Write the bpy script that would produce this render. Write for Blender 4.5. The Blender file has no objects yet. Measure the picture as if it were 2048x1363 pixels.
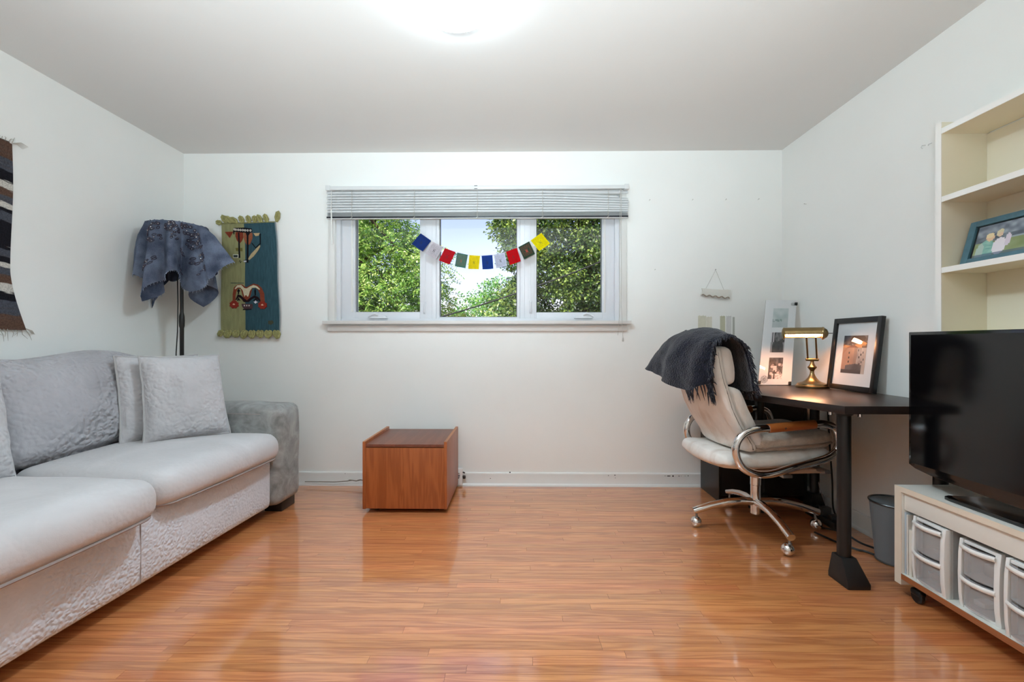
import bpy, bmesh, math, random
import numpy as np
from mathutils import Vector, Matrix, noise
random.seed(7)
PI = math.pi
scene = bpy.context.scene
COL = scene.collection

# ------------------------------------------------------------------ camera, sky, sun, exposure
cam_d = bpy.data.cameras.new('camera')
cam = bpy.data.objects.new('camera', cam_d)
COL.objects.link(cam)
cam.location = (0, 0, 1.04)
cam.rotation_euler = (PI / 2, 0, 0.0145)
cam_d.sensor_width = 36
cam_d.lens = 905 / 2048 * 36
cam_d.shift_y = 4.5 / 2048
cam_d.clip_start = 0.02
cam_d.clip_end = 400
scene.camera = cam

world = bpy.data.worlds.new('sky')
scene.world = world
world.use_nodes = True
nt = world.node_tree
nt.nodes.clear()
wo = nt.nodes.new('ShaderNodeOutputWorld')
bg = nt.nodes.new('ShaderNodeBackground')
sky = nt.nodes.new('ShaderNodeTexSky')
sky.sky_type = 'NISHITA'
sky.sun_disc = False
sky.sun_elevation = math.radians(48)
sky.sun_rotation = math.radians(200)
sky.altitude = 100
sky.air_density = 1.0
sky.dust_density = 1.2
sky.ozone_density = 1.0
bg.inputs['Strength'].default_value = 0.29
tint = nt.nodes.new('ShaderNodeMix'); tint.data_type = 'RGBA'; tint.blend_type = 'MULTIPLY'; tint.inputs[0].default_value = 1.0
tint.inputs[7].default_value = (1.06, 0.86, 0.90, 1)      # the camera's white balance for the sky
nt.links.new(sky.outputs[0], tint.inputs[6])
nt.links.new(tint.outputs[2], bg.inputs[0])
nt.links.new(bg.outputs[0], wo.inputs[0])

sun_d = bpy.data.lights.new('sun', 'SUN')
sun = bpy.data.objects.new('sun', sun_d)
COL.objects.link(sun)
sun_d.energy = 7.5
sun_d.angle = math.radians(0.6)
sun_d.color = (1.0, 0.96, 0.88)
sun.location = (-6, -8, 12)
sun.rotation_euler = Vector((0.45, 0.75, -0.95)).to_track_quat('-Z', 'Y').to_euler()

CEILING_LAMP = 21.0          # emission of the ceiling lamp's glass bowl
CEILING_BULBS = 430.0        # extra emission of the glass right under the bulbs
# added fill spot beside the camera, bounced off the ceiling for even light
fill_spot_d = bpy.data.lights.new('bounce_fill', 'SPOT')
fill_spot = bpy.data.objects.new('bounce_fill', fill_spot_d)
COL.objects.link(fill_spot)
fill_spot.location = (-0.25, -0.38, 1.10)
fill_spot.rotation_euler = Vector((0, 0.85, 1.0)).to_track_quat('-Z', 'Y').to_euler()
fill_spot_d.energy = 545
fill_spot_d.spot_size = math.radians(112)
fill_spot_d.spot_blend = 0.9
fill_spot_d.shadow_soft_size = 0.14
fill_spot_d.color = (0.81, 0.96, 1.03)
DESK_LAMP = 150.0             # emission of the desk lamp's tube
scene.view_settings.view_transform = 'Standard'
scene.view_settings.look = 'None'
scene.view_settings.exposure = 0.0
scene.view_settings.gamma = 1.0
scene.view_settings.use_curve_mapping = False
scene.cycles.max_bounces = 10
scene.cycles.diffuse_bounces = 6
scene.cycles.transparent_max_bounces = 24
scene.cycles.sample_clamp_indirect = 6.0
scene.cycles.caustics_reflective = False
scene.cycles.caustics_refractive = False
scene.cycles.use_denoising = True

# ------------------------------------------------------------------ helpers
def lin(c):
    out = []
    for v in c[:3]:
        v = v / 255.0
        out.append(v / 12.92 if v <= 0.04045 else ((v + 0.055) / 1.055) ** 2.4)
    return (*out, 1.0)

MATS = {}
def mat(name, color=None, rough=0.5, metal=0.0, spec=0.5, vary=0.0, vscale=6.0, stretch=(1, 1, 1), bump=0.0, bscale=40.0,
        bstretch=None, bdetail=4.0, coat=0.0, coat_rough=0.05, emit=None, emit_s=0.0, sheen=0.0, trans=0.0):
    """a principled material whose colour and relief come from noise in the object's own coordinates"""
    if name in MATS:
        return MATS[name]
    m = bpy.data.materials.new(name)
    m.use_nodes = True
    n = m.node_tree.nodes
    l = m.node_tree.links
    b = n['Principled BSDF']
    col = lin(color)
    b.inputs['Base Color'].default_value = col
    b.inputs['Roughness'].default_value = rough
    b.inputs['Metallic'].default_value = metal
    b.inputs['Specular IOR Level'].default_value = spec
    b.inputs['Coat Weight'].default_value = coat
    b.inputs['Coat Roughness'].default_value = coat_rough
    b.inputs['Sheen Weight'].default_value = sheen
    b.inputs['Transmission Weight'].default_value = trans
    if emit:
        b.inputs['Emission Color'].default_value = lin(emit)
        b.inputs['Emission Strength'].default_value = emit_s
    if vary or bump:
        tc = n.new('ShaderNodeTexCoord')
    if vary:
        mp = n.new('ShaderNodeMapping')
        mp.inputs['Scale'].default_value = stretch
        l.new(tc.outputs['Object'], mp.inputs[0])
        nz = n.new('ShaderNodeTexNoise')
        nz.inputs['Scale'].default_value = vscale
        nz.inputs['Detail'].default_value = 5
        l.new(mp.outputs[0], nz.inputs[0])
        mx = n.new('ShaderNodeMix')
        mx.data_type = 'RGBA'
        mx.inputs[6].default_value = tuple(min(1, c * (1 + vary)) for c in col[:3]) + (1,)
        mx.inputs[7].default_value = tuple(c * (1 - vary) for c in col[:3]) + (1,)
        rp = n.new('ShaderNodeValToRGB')
        rp.color_ramp.elements[0].position = 0.3
        rp.color_ramp.elements[1].position = 0.7
        l.new(nz.outputs[0], rp.inputs[0])
        l.new(rp.outputs[0], mx.inputs[0])
        l.new(mx.outputs[2], b.inputs['Base Color'])
    if bump:
        mp2 = n.new('ShaderNodeMapping')
        mp2.inputs['Scale'].default_value = bstretch or (1, 1, 1)
        l.new(tc.outputs['Object'], mp2.inputs[0])
        nz2 = n.new('ShaderNodeTexNoise')
        nz2.inputs['Scale'].default_value = bscale
        nz2.inputs['Detail'].default_value = bdetail
        l.new(mp2.outputs[0], nz2.inputs[0])
        bp = n.new('ShaderNodeBump')
        bp.inputs['Strength'].default_value = bump
        bp.inputs['Distance'].default_value = 0.01
        l.new(nz2.outputs[0], bp.inputs['Height'])
        l.new(bp.outputs[0], b.inputs['Normal'])
    MATS[name] = m
    return m

def wood_mat(name, c1, c2, axis='x', rough=0.35, coat=0.0, ring=9.0, per_piece=0.0, fine=1.0, spec=0.5, coat_rough=0.08, coat_ior=1.5):
    """wood: long streaks and cathedral rings along one axis; per_piece varies hue and grain from board to board"""
    m = bpy.data.materials.new(name)
    m.use_nodes = True
    n = m.node_tree.nodes
    l = m.node_tree.links
    b = n['Principled BSDF']
    b.inputs['Roughness'].default_value = rough
    b.inputs['Specular IOR Level'].default_value = spec
    b.inputs['Coat Weight'].default_value = coat
    b.inputs['Coat Roughness'].default_value = coat_rough
    b.inputs['Coat IOR'].default_value = coat_ior
    tc = n.new('ShaderNodeTexCoord')
    src = tc.outputs['Object']
    rnd = None
    if per_piece:
        oi = n.new('ShaderNodeObjectInfo')
        ge = n.new('ShaderNodeNewGeometry')
        ad = n.new('ShaderNodeMath'); ad.operation = 'ADD'
        l.new(oi.outputs['Random'], ad.inputs[0]); l.new(ge.outputs['Random Per Island'], ad.inputs[1])
        fr = n.new('ShaderNodeMath'); fr.operation = 'FRACT'
        l.new(ad.outputs[0], fr.inputs[0])
        rnd = fr.outputs[0]
        ml = n.new('ShaderNodeMath'); ml.operation = 'MULTIPLY'; ml.inputs[1].default_value = 61.7
        l.new(rnd, ml.inputs[0])
        cb = n.new('ShaderNodeCombineXYZ')
        l.new(ml.outputs[0], cb.inputs[0]); l.new(ml.outputs[0], cb.inputs[2])
        m3 = n.new('ShaderNodeMath'); m3.operation = 'MULTIPLY'; m3.inputs[1].default_value = 0.9
        l.new(ml.outputs[0], m3.inputs[0]); l.new(m3.outputs[0], cb.inputs[1])
        va = n.new('ShaderNodeVectorMath'); va.operation = 'ADD'
        l.new(src, va.inputs[0]); l.new(cb.outputs[0], va.inputs[1])
        src = va.outputs[0]
    s_long, s_cross = 1.0, 14.0
    sc = {'x': (s_long, s_cross, s_cross), 'y': (s_cross, s_long, s_cross), 'z': (s_cross, s_cross, s_long)}[axis]
    mp = n.new('ShaderNodeMapping'); mp.inputs['Scale'].default_value = sc
    l.new(src, mp.inputs[0])
    n1 = n.new('ShaderNodeTexNoise'); n1.inputs['Scale'].default_value = 1.6; n1.inputs['Detail'].default_value = 2; n1.inputs['Distortion'].default_value = 0.4
    l.new(mp.outputs[0], n1.inputs[0])
    # rings: sine of the smooth noise
    mu = n.new('ShaderNodeMath'); mu.operation = 'MULTIPLY'; mu.inputs[1].default_value = ring * 6.28
    l.new(n1.outputs[0], mu.inputs[0])
    sn = n.new('ShaderNodeMath'); sn.operation = 'SINE'
    l.new(mu.outputs[0], sn.inputs[0])
    # fine pores
    mp2 = n.new('ShaderNodeMapping'); mp2.inputs['Scale'].default_value = tuple(v * (6.0 if v > 2 else 3.0) for v in sc)
    l.new(src, mp2.inputs[0])
    n2 = n.new('ShaderNodeTexNoise'); n2.inputs['Scale'].default_value = 4.0; n2.inputs['Detail'].default_value = 5; n2.inputs['Roughness'].default_value = 0.65
    l.new(mp2.outputs[0], n2.inputs[0])
    a = n.new('ShaderNodeMath'); a.operation = 'MULTIPLY_ADD'; a.inputs[1].default_value = 0.22; a.inputs[2].default_value = 0.5
    l.new(sn.outputs[0], a.inputs[0])
    c = n.new('ShaderNodeMath'); c.operation = 'MULTIPLY_ADD'; c.inputs[1].default_value = 0.9 * fine; 
    sb = n.new('ShaderNodeMath'); sb.operation = 'SUBTRACT'; sb.inputs[1].default_value = 0.5
    l.new(n2.outputs[0], sb.inputs[0])
    l.new(sb.outputs[0], c.inputs[0]); l.new(a.outputs[0], c.inputs[2])
    mx = n.new('ShaderNodeMix'); mx.data_type = 'RGBA'
    mx.inputs[6].default_value = lin(c1); mx.inputs[7].default_value = lin(c2)
    mx.clamp_factor = True
    l.new(c.outputs[0], mx.inputs[0])
    outc = mx.outputs[2]
    if rnd:
        hs = n.new('ShaderNodeHueSaturation')
        r1 = n.new('ShaderNodeMapRange'); r1.inputs[3].default_value = 1 - per_piece; r1.inputs[4].default_value = 1 + per_piece * 0.8
        l.new(rnd, r1.inputs[0]); l.new(r1.outputs[0], hs.inputs['Value'])
        m4 = n.new('ShaderNodeMath'); m4.operation = 'MULTIPLY'; m4.inputs[1].default_value = 17.3
        f4 = n.new('ShaderNodeMath'); f4.operation = 'FRACT'
        l.new(rnd, m4.inputs[0]); l.new(m4.outputs[0], f4.inputs[0])
        r2 = n.new('ShaderNodeMapRange'); r2.inputs[3].default_value = 0.496; r2.inputs[4].default_value = 0.504
        l.new(f4.outputs[0], r2.inputs[0]); l.new(r2.outputs[0], hs.inputs['Hue'])
        l.new(outc, hs.inputs['Color'])
        outc = hs.outputs[0]
    l.new(outc, b.inputs['Base Color'])
    bp = n.new('ShaderNodeBump'); bp.inputs['Strength'].default_value = 0.06; bp.inputs['Distance'].default_value = 0.002
    l.new(n2.outputs[0], bp.inputs['Height'])
    l.new(bp.outputs[0], b.inputs['Normal'])
    MATS[name] = m
    return m

def print_mat(name='printed_picture', rough=0.5, weave=0.0):
    """flat print: colours stored on the mesh"""
    if name in MATS:
        return MATS[name]
    m = bpy.data.materials.new(name); m.use_nodes = True
    n = m.node_tree.nodes; l = m.node_tree.links
    b = n['Principled BSDF']; b.inputs['Roughness'].default_value = rough
    at = n.new('ShaderNodeAttribute'); at.attribute_name = 'Col'
    l.new(at.outputs['Color'], b.inputs['Base Color'])
    if weave:
        b.inputs['Specular IOR Level'].default_value = 0.1
        tc = n.new('ShaderNodeTexCoord')
        nz = n.new('ShaderNodeTexNoise'); nz.inputs['Scale'].default_value = 160; nz.inputs['Detail'].default_value = 3
        l.new(tc.outputs['Object'], nz.inputs[0])
        bp = n.new('ShaderNodeBump'); bp.inputs['Strength'].default_value = weave; bp.inputs['Distance'].default_value = 0.004
        l.new(nz.outputs[0], bp.inputs['Height']); l.new(bp.outputs[0], b.inputs['Normal'])
        mx = n.new('ShaderNodeMix'); mx.data_type = 'RGBA'; mx.blend_type = 'MULTIPLY'; mx.inputs[0].default_value = 0.55
        l.new(at.outputs['Color'], mx.inputs[6])
        rp = n.new('ShaderNodeValToRGB'); rp.color_ramp.elements[0].position = 0.35; rp.color_ramp.elements[1].position = 0.62
        rp.color_ramp.elements[0].color = (0.35, 0.35, 0.35, 1)
        l.new(nz.outputs[0], rp.inputs[0]); l.new(rp.outputs[0], mx.inputs[7])
        l.new(mx.outputs[2], b.inputs['Base Color'])
    MATS[name] = m
    return m

def glass_mat(name, tint=(255, 255, 255), gloss=0.06, rough=0.0, opacity=0.0, body=(235, 235, 235)):
    """a thin pane: clear, with a Fresnel reflection; opacity adds milky plastic"""
    if name in MATS:
        return MATS[name]
    m = bpy.data.materials.new(name); m.use_nodes = True
    n = m.node_tree.nodes; l = m.node_tree.links
    n.remove(n['Principled BSDF'])
    out = n['Material Output']
    tr = n.new('ShaderNodeBsdfTransparent'); tr.inputs[0].default_value = lin(tint)
    gl = n.new('ShaderNodeBsdfGlossy'); gl.inputs['Roughness'].default_value = rough
    fr = n.new('ShaderNodeFresnel')
    ge = n.new('ShaderNodeNewGeometry'); mr = n.new('ShaderNodeMapRange')     # the same thin-film Fresnel from both sides
    mr.inputs[3].default_value = 1.36; mr.inputs[4].default_value = 1 / 1.36
    l.new(ge.outputs['Backfacing'], mr.inputs[0]); l.new(mr.outputs[0], fr.inputs[0])
    mx = n.new('ShaderNodeMixShader')
    l.new(fr.outputs[0], mx.inputs[0]); l.new(tr.outputs[0], mx.inputs[1]); l.new(gl.outputs[0], mx.inputs[2])
    last = mx
    if opacity:
        df = n.new('ShaderNodeBsdfDiffuse'); df.inputs[0].default_value = lin(body)
        m2 = n.new('ShaderNodeMixShader'); m2.inputs[0].default_value = opacity
        l.new(mx.outputs[0], m2.inputs[1]); l.new(df.outputs[0], m2.inputs[2])
        last = m2
    l.new(last.outputs[0], out.inputs['Surface'])
    MATS[name] = m
    return m

def leaf_mat(name, c1, c2, c3, nscale=1.2):
    if name in MATS:
        return MATS[name]
    m = bpy.data.materials.new(name); m.use_nodes = True
    n = m.node_tree.nodes; l = m.node_tree.links
    n.remove(n['Principled BSDF'])
    out = n['Material Output']
    ge = n.new('ShaderNodeNewGeometry')
    tc = n.new('ShaderNodeTexCoord')
    nz = n.new('ShaderNodeTexNoise'); nz.inputs['Scale'].default_value = nscale; nz.inputs['Detail'].default_value = 2
    l.new(tc.outputs['Object'], nz.inputs[0])
    a = n.new('ShaderNodeMath'); a.operation = 'MULTIPLY_ADD'; a.inputs[1].default_value = 0.55; a.inputs[2].default_value = -0.28
    l.new(ge.outputs['Random Per Island'], a.inputs[0])
    b = n.new('ShaderNodeMath'); b.operation = 'MULTIPLY_ADD'; b.inputs[1].default_value = 1.0
    l.new(nz.outputs[0], b.inputs[0]); l.new(a.outputs[0], b.inputs[2])
    rp = n.new('ShaderNodeValToRGB')
    rp.color_ramp.elements[0].position = 0.2; rp.color_ramp.elements[0].color = lin(c1)
    rp.color_ramp.elements[1].position = 0.8; rp.color_ramp.elements[1].color = lin(c3)
    e = rp.color_ramp.elements.new(0.5); e.color = lin(c2)
    l.new(b.outputs[0], rp.inputs[0])
    df = n.new('ShaderNodeBsdfDiffuse'); tl = n.new('ShaderNodeBsdfTranslucent')
    gl = n.new('ShaderNodeBsdfGlossy'); gl.inputs['Roughness'].default_value = 0.45
    l.new(rp.outputs[0], df.inputs[0]); l.new(rp.outputs[0], tl.inputs[0])
    m1 = n.new('ShaderNodeMixShader'); m1.inputs[0].default_value = 0.35
    l.new(df.outputs[0], m1.inputs[1]); l.new(tl.outputs[0], m1.inputs[2])
    m2 = n.new('ShaderNodeMixShader'); m2.inputs[0].default_value = 0.06
    l.new(m1.outputs[0], m2.inputs[1]); l.new(gl.outputs[0], m2.inputs[2])
    l.new(m2.outputs[0], out.inputs['Surface'])
    MATS[name] = m
    return m

def tag(o, label=None, cat=None, group=None, kind=None):
    if label: o['label'] = label
    if cat: o['category'] = cat
    if group: o['group'] = group
    if kind: o['kind'] = kind
    return o

def thing(name, loc, label, cat, rz=0.0, group=None):
    o = bpy.data.objects.new(name, None)
    o.empty_display_size = 0.05
    COL.objects.link(o)
    o.location = loc
    o.rotation_euler = (0, 0, rz)
    return tag(o, label, cat, group)

def world_loc(o):
    v = Vector((0, 0, 0))
    while o:
        v += o.location
        o = o.parent
    return v

class MB:
    def __init__(self):
        self.v = []; self.f = []; self.M = None
    def add(self, vs, fs):
        k = len(self.v)
        if self.M is not None:
            vs = [tuple(self.M @ Vector(p)) for p in vs]
        self.v.extend([tuple(p) for p in vs])
        self.f.extend([tuple(i + k for i in q) for q in fs])
        return self
    def box(self, x0, x1, y0, y1, z0, z1):
        return self.add([(x0, y0, z0), (x1, y0, z0), (x1, y1, z0), (x0, y1, z0), (x0, y0, z1), (x1, y0, z1), (x1, y1, z1), (x0, y1, z1)],
                        [(3, 2, 1, 0), (4, 5, 6, 7), (0, 1, 5, 4), (1, 2, 6, 5), (2, 3, 7, 6), (3, 0, 4, 7)])
    def prism(self, poly, a, b, axis='z'):
        """poly: list of 2D points, extruded from a to b along the axis"""
        n = len(poly)
        def P(p, t):
            return {'z': (p[0], p[1], t), 'y': (p[0], t, p[1]), 'x': (t, p[0], p[1])}[axis]
        vs = [P(p, a) for p in poly] + [P(p, b) for p in poly]
        fs = [tuple(range(n))[::-1], tuple(range(n, 2 * n))] + [(i, (i + 1) % n, (i + 1) % n + n, i + n) for i in range(n)]
        return self.add(vs, fs)
    def tube(self, path, r, n=8, cap=True, closed=False):
        pts = [Vector(p) for p in path]
        N = len(pts)
        rs = r if isinstance(r, (list, tuple)) else [r] * N
        vs, fs = [], []
        prev = None
        for i, p in enumerate(pts):
            if closed:
                t = (pts[(i + 1) % N] - pts[(i - 1) % N])
            else:
                t = (pts[min(i + 1, N - 1)] - pts[max(i - 1, 0)])
            t = t.normalized() if t.length > 1e-9 else Vector((0, 0, 1))
            if prev is None:
                u = t.orthogonal().normalized()
            else:
                u = (prev - t * prev.dot(t))
                u = u.normalized() if u.length > 1e-6 else t.orthogonal().normalized()
            prev = u
            w = t.cross(u)
            for k in range(n):
                a = 2 * PI * k / n
                vs.append(p + (u * math.cos(a) + w * math.sin(a)) * rs[i])
        M = N if closed else N - 1
        for i in range(M):
            j = (i + 1) % N
            for k in range(n):
                k2 = (k + 1) % n
                fs.append((i * n + k, i * n + k2, j * n + k2, j * n + k))
        if cap and not closed:
            fs.append(tuple(range(n))[::-1])
            fs.append(tuple((N - 1) * n + k for k in range(n)))
        return self.add(vs, fs)
    def lathe(self, prof, c=(0, 0, 0), n=24, axis='z'):
        """prof: (radius, height) pairs"""
        vs, fs = [], []
        for r, h in prof:
            for k in range(n):
                a = 2 * PI * k / n
                x, y = r * math.cos(a), r * math.sin(a)
                p = {'z': (x, y, h), 'x': (h, x, y), 'y': (x, h, y)}[axis]
                vs.append((p[0] + c[0], p[1] + c[1], p[2] + c[2]))
        for i in range(len(prof) - 1):
            for k in range(n):
                k2 = (k + 1) % n
                fs.append((i * n + k, i * n + k2, (i + 1) * n + k2, (i + 1) * n + k))
        if prof[0][0] > 1e-6: fs.append(tuple(range(n))[::-1])
        if prof[-1][0] > 1e-6: fs.append(tuple((len(prof) - 1) * n + k for k in range(n)))
        return self.add(vs, fs)
    def ball(self, c, r, n=12, m=8, s=(1, 1, 1)):
        prof = [(max(1e-7, r * math.sin(PI * i / m)), -r * math.cos(PI * i / m)) for i in range(m + 1)]
        vs, fs = [], []
        for rr, h in prof:
            for k in range(n):
                a = 2 * PI * k / n
                vs.append((c[0] + rr * math.cos(a) * s[0], c[1] + rr * math.sin(a) * s[1], c[2] + h * s[2]))
        for i in range(m):
            for k in range(n):
                k2 = (k + 1) % n
                fs.append((i * n + k, i * n + k2, (i + 1) * n + k2, (i + 1) * n + k))
        return self.add(vs, fs)
    def grid(self, fn, nu, nv, closed_u=False):
        vs = [fn(i / nu, j / nv) for i in range(nu + (0 if closed_u else 1)) for j in range(nv + 1)]
        fs = []
        NU = nu
        tot = nu if closed_u else nu + 1
        for i in range(NU):
            i2 = (i + 1) % tot
            for j in range(nv):
                fs.append((i * (nv + 1) + j, i2 * (nv + 1) + j, i2 * (nv + 1) + j + 1, i * (nv + 1) + j + 1))
        return self.add(vs, fs)
    def puff(self, x0, x1, y0, y1, z0, z1, r, crown=(0, 0, 0), n=(12, 12, 8), wob=0.0, wscale=4.0, fn=None):
        """a soft upholstered block: rounded edges of radius r, faces crowned outwards, gently uneven"""
        c = Vector(((x0 + x1) / 2, (y0 + y1) / 2, (z0 + z1) / 2))
        h = Vector(((x1 - x0) / 2, (y1 - y0) / 2, (z1 - z0) / 2))
        r = min(r, h.x * .98, h.y * .98, h.z * .98)
        idx = {}
        vs, fs = [], []
        def ease(t):   # cluster samples near the edges
            return math.sin(t * PI / 2) * 0.55 + t * 0.45
        def vert(i, j, k):
            key = (i, j, k)
            if key in idx: return idx[key]
            p = Vector((ease(2 * i / n[0] - 1) * h.x, ease(2 * j / n[1] - 1) * h.y, ease(2 * k / n[2] - 1) * h.z))
            q = Vector((max(-h.x + r, min(h.x - r, p.x)), max(-h.y + r, min(h.y - r, p.y)), max(-h.z + r, min(h.z - r, p.z))))
            d = p - q
            nrm = d.normalized() if d.length > 1e-9 else Vector((0, 0, 0))
            w = q + nrm * r if d.length > 1e-9 else p
            u = Vector((p.x / h.x, p.y / h.y, p.z / h.z))
            fx, fy, fz = (1 - u.x ** 2), (1 - u.y ** 2), (1 - u.z ** 2)
            w = w + Vector((crown[0] * u.x * fy * fz, crown[1] * u.y * fx * fz, crown[2] * u.z * fx * fy))
            w = w + c
            if wob:
                w = w + (nrm if nrm.length else Vector((0, 0, 1))) * wob * noise.noise(w * wscale)
            if fn: w = Vector(fn(w, u))
            idx[key] = len(vs)
            vs.append(tuple(w))
            return idx[key]
        a, b, d = n
        for i in range(a):
            for j in range(b):
                fs.append((vert(i, j, 0), vert(i, j + 1, 0), vert(i + 1, j + 1, 0), vert(i + 1, j, 0)))
                fs.append((vert(i, j, d), vert(i + 1, j, d), vert(i + 1, j + 1, d), vert(i, j + 1, d)))
        for i in range(a):
            for k in range(d):
                fs.append((vert(i, 0, k), vert(i + 1, 0, k), vert(i + 1, 0, k + 1), vert(i, 0, k + 1)))
                fs.append((vert(i, b, k), vert(i, b, k + 1), vert(i + 1, b, k + 1), vert(i + 1, b, k)))
        for j in range(b):
            for k in range(d):
                fs.append((vert(0, j, k), vert(0, j, k + 1), vert(0, j + 1, k + 1), vert(0, j + 1, k)))
                fs.append((vert(a, j, k), vert(a, j + 1, k), vert(a, j + 1, k + 1), vert(a, j, k + 1)))
        return self.add(vs, fs)
    def mesh(self, name, m, org=(0, 0, 0), bevel=0.0, seg=2, smooth=True, angle=40, solid=0.0, colors=None, flat=False):
        ox, oy, oz = org
        me = bpy.data.meshes.new(name)
        me.from_pydata([(x - ox, y - oy, z - oz) for x, y, z in self.v], [], self.f)
        bm = bmesh.new(); bm.from_mesh(me)
        if not flat:
            bmesh.ops.recalc_face_normals(bm, faces=bm.faces)
        if solid:
            bmesh.ops.solidify(bm, geom=bm.faces[:], thickness=solid)
        if bevel:
            es = [e for e in bm.edges if len(e.link_faces) == 2 and e.calc_face_angle(0) > math.radians(35)]
            bmesh.ops.bevel(bm, geom=es, offset=bevel, segments=seg, affect='EDGES', profile=0.6, clamp_overlap=True)
        bm.to_mesh(me); bm.free()
        if colors is not None:
            at = me.color_attributes.new('Col', 'FLOAT_COLOR', 'POINT')
            at.data.foreach_set('color', np.array(colors, dtype=np.float32).ravel())
        if smooth:
            me.polygons.foreach_set('use_smooth', [True] * len(me.polygons))
            me.set_sharp_from_angle(angle=math.radians(angle))
        if m: me.materials.append(m)
        return me
    def build(self, name, m, parent=None, local=False, org=None, **kw):
        if org is None:
            if parent is not None:
                org = (0, 0, 0) if local else tuple(world_loc(parent))
            else:
                a = np.array(self.v)
                org = (float(a[:, 0].min() + a[:, 0].max()) / 2, float(a[:, 1].min() + a[:, 1].max()) / 2, float(a[:, 2].min()))
        me = self.mesh(name, m, org, **kw)
        o = bpy.data.objects.new(name, me)
        COL.objects.link(o)
        if parent is not None: o.parent = parent
        else: o.location = org
        return o

def picture(name, parent, org, ux, uz, nx, nz, fn, m=None, local=False, thick=0.0):
    """a flat print: a fine grid from corner org along ux (across) and uz (up), coloured by fn(u, v) in 0..1"""
    mb = MB(); cols = []
    o, a, b = Vector(org), Vector(ux), Vector(uz)
    nrm = a.cross(b).normalized() * thick
    for i in range(nx):
        for j in range(nz):
            k = len(mb.v)
            for du, dv in ((0, 0), (1, 0), (1, 1), (0, 1)):
                p = o + a * ((i + du) / nx) + b * ((j + dv) / nz)
                mb.v.append(tuple(p))
                cols.append(lin(fn((i + .5) / nx, (j + .5) / nz)))
            mb.f.append((k, k + 1, k + 2, k + 3))
    return mb.build(name, m or print_mat(), parent, local=local, smooth=False, colors=cols, flat=True)

def copy_tree(o, parent=None):
    c = o.copy(); COL.objects.link(c)
    if parent is not None: c.parent = parent
    for ch in list(o.children):
        copy_tree(ch, c)
    return c

def seg_dist(u, v, a, b):
    ax, ay = a; bx, by = b
    dx, dy = bx - ax, by - ay
    t = max(0, min(1, ((u - ax) * dx + (v - ay) * dy) / (dx * dx + dy * dy + 1e-12)))
    return math.hypot(u - ax - t * dx, v - ay - t * dy)

def nz2(u, v, s=1.0, o=0.0):
    return noise.noise(Vector((u * s, v * s, o)))

def mixc(a, b, t):
    t = max(0.0, min(1.0, t))
    return tuple(a[i] * (1 - t) + b[i] * t for i in range(3))

# ------------------------------------------------------------------ materials
wall_m = mat('wall_paint', (236, 237, 234), rough=0.62, spec=0.25, vary=0.012, vscale=3, bump=0.05, bscale=220)
ceil_m = mat('ceiling_paint', (219, 217, 214), rough=0.8, spec=0.15, vary=0.01, vscale=2, bump=0.03, bscale=150)
trim_m = mat('trim_paint', (222, 222, 219), rough=0.4, vary=0.015, vscale=9)
vinyl_m = mat('window_vinyl', (212, 214, 218), rough=0.35, vary=0.008)
sill_m = mat('sill_paint', (214, 211, 207), rough=0.42, vary=0.02, vscale=5)
slat_m = mat('blind_slat', (206, 208, 209), rough=0.4, vary=0.02)
rail_m = mat('blind_rail', (216, 218, 218), rough=0.35)
dark_m = mat('dark_blind_edge', (24, 26, 34), rough=0.4)
cord_m = mat('pale_cord', (186, 184, 178), rough=0.8)
clear_m = glass_mat('window_glass', gloss=0.05)
chrome_m = mat('chrome', (228, 226, 224), rough=0.07, metal=1.0)
steel_m = mat('dull_steel', (150, 150, 150), rough=0.35, metal=1.0)
black_m = mat('black_laminate', (26, 24, 24), rough=0.42, vary=0.1, vscale=30, stretch=(1, 8, 8))
blackp_m = mat('black_paint', (13, 12, 12), rough=0.38)
plastic_m = mat('black_plastic', (14, 14, 15), rough=0.45)
desk_m = wood_mat('black_brown_veneer', (46, 36, 33), (30, 24, 23), axis='y', rough=0.33, ring=3, fine=0.7)
cab_m = wood_mat('teak_veneer', (176, 100, 52), (134, 66, 28), axis='z', rough=0.34, ring=4, fine=0.8)
cabtop_m = wood_mat('teak_top', (132, 78, 58), (104, 57, 42), axis='y', rough=0.36, ring=3, fine=0.7)
cabedge_m = wood_mat('teak_edge', (190, 128, 84), (150, 88, 50), axis='y', rough=0.4, ring=4)
arm_m = wood_mat('oak_arm', (178, 106, 52), (140, 74, 32), axis='x', rough=0.3, ring=3)
floor_m = wood_mat('oak_strip', (228, 153, 97), (172, 95, 50), axis='x', rough=0.30, ring=5.5, per_piece=0.13, fine=1.0, coat=1.0, coat_rough=0.09, coat_ior=2.2)
sub_m = mat('subfloor', (70, 40, 24), rough=0.8)
brass_m = mat('antique_brass', (146, 124, 86), rough=.3, metal=1.0, vary=0.1, vscale=30)
white_m = mat('white_laminate', (228, 226, 218), rough=0.35, vary=0.012)
cream_m = mat('cream_edge', (226, 214, 196), rough=0.45, vary=0.03)
shelf_m = mat('bookcase_warm_lit', (228, 221, 200), rough=.42, vary=.012)  # warm light inside the shelves is put into this beige
shelfw_m = mat('bookcase_white_edge', (236, 235, 231), rough=.4)
board_m = wood_mat('raw_board_edge', (176, 112, 70), (146, 86, 50), axis='y', rough=0.5, ring=3)
milky_m = glass_mat('milky_plastic', tint=(246, 246, 248), rough=0.12, opacity=0.28, body=(236, 236, 234))
frost_m = glass_mat('clear_drawer', tint=(236, 236, 238), rough=0.1, opacity=0.24, body=(238, 238, 238))
wplastic_m = mat('white_plastic', (234, 234, 232), rough=0.38, vary=0.01)

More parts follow.
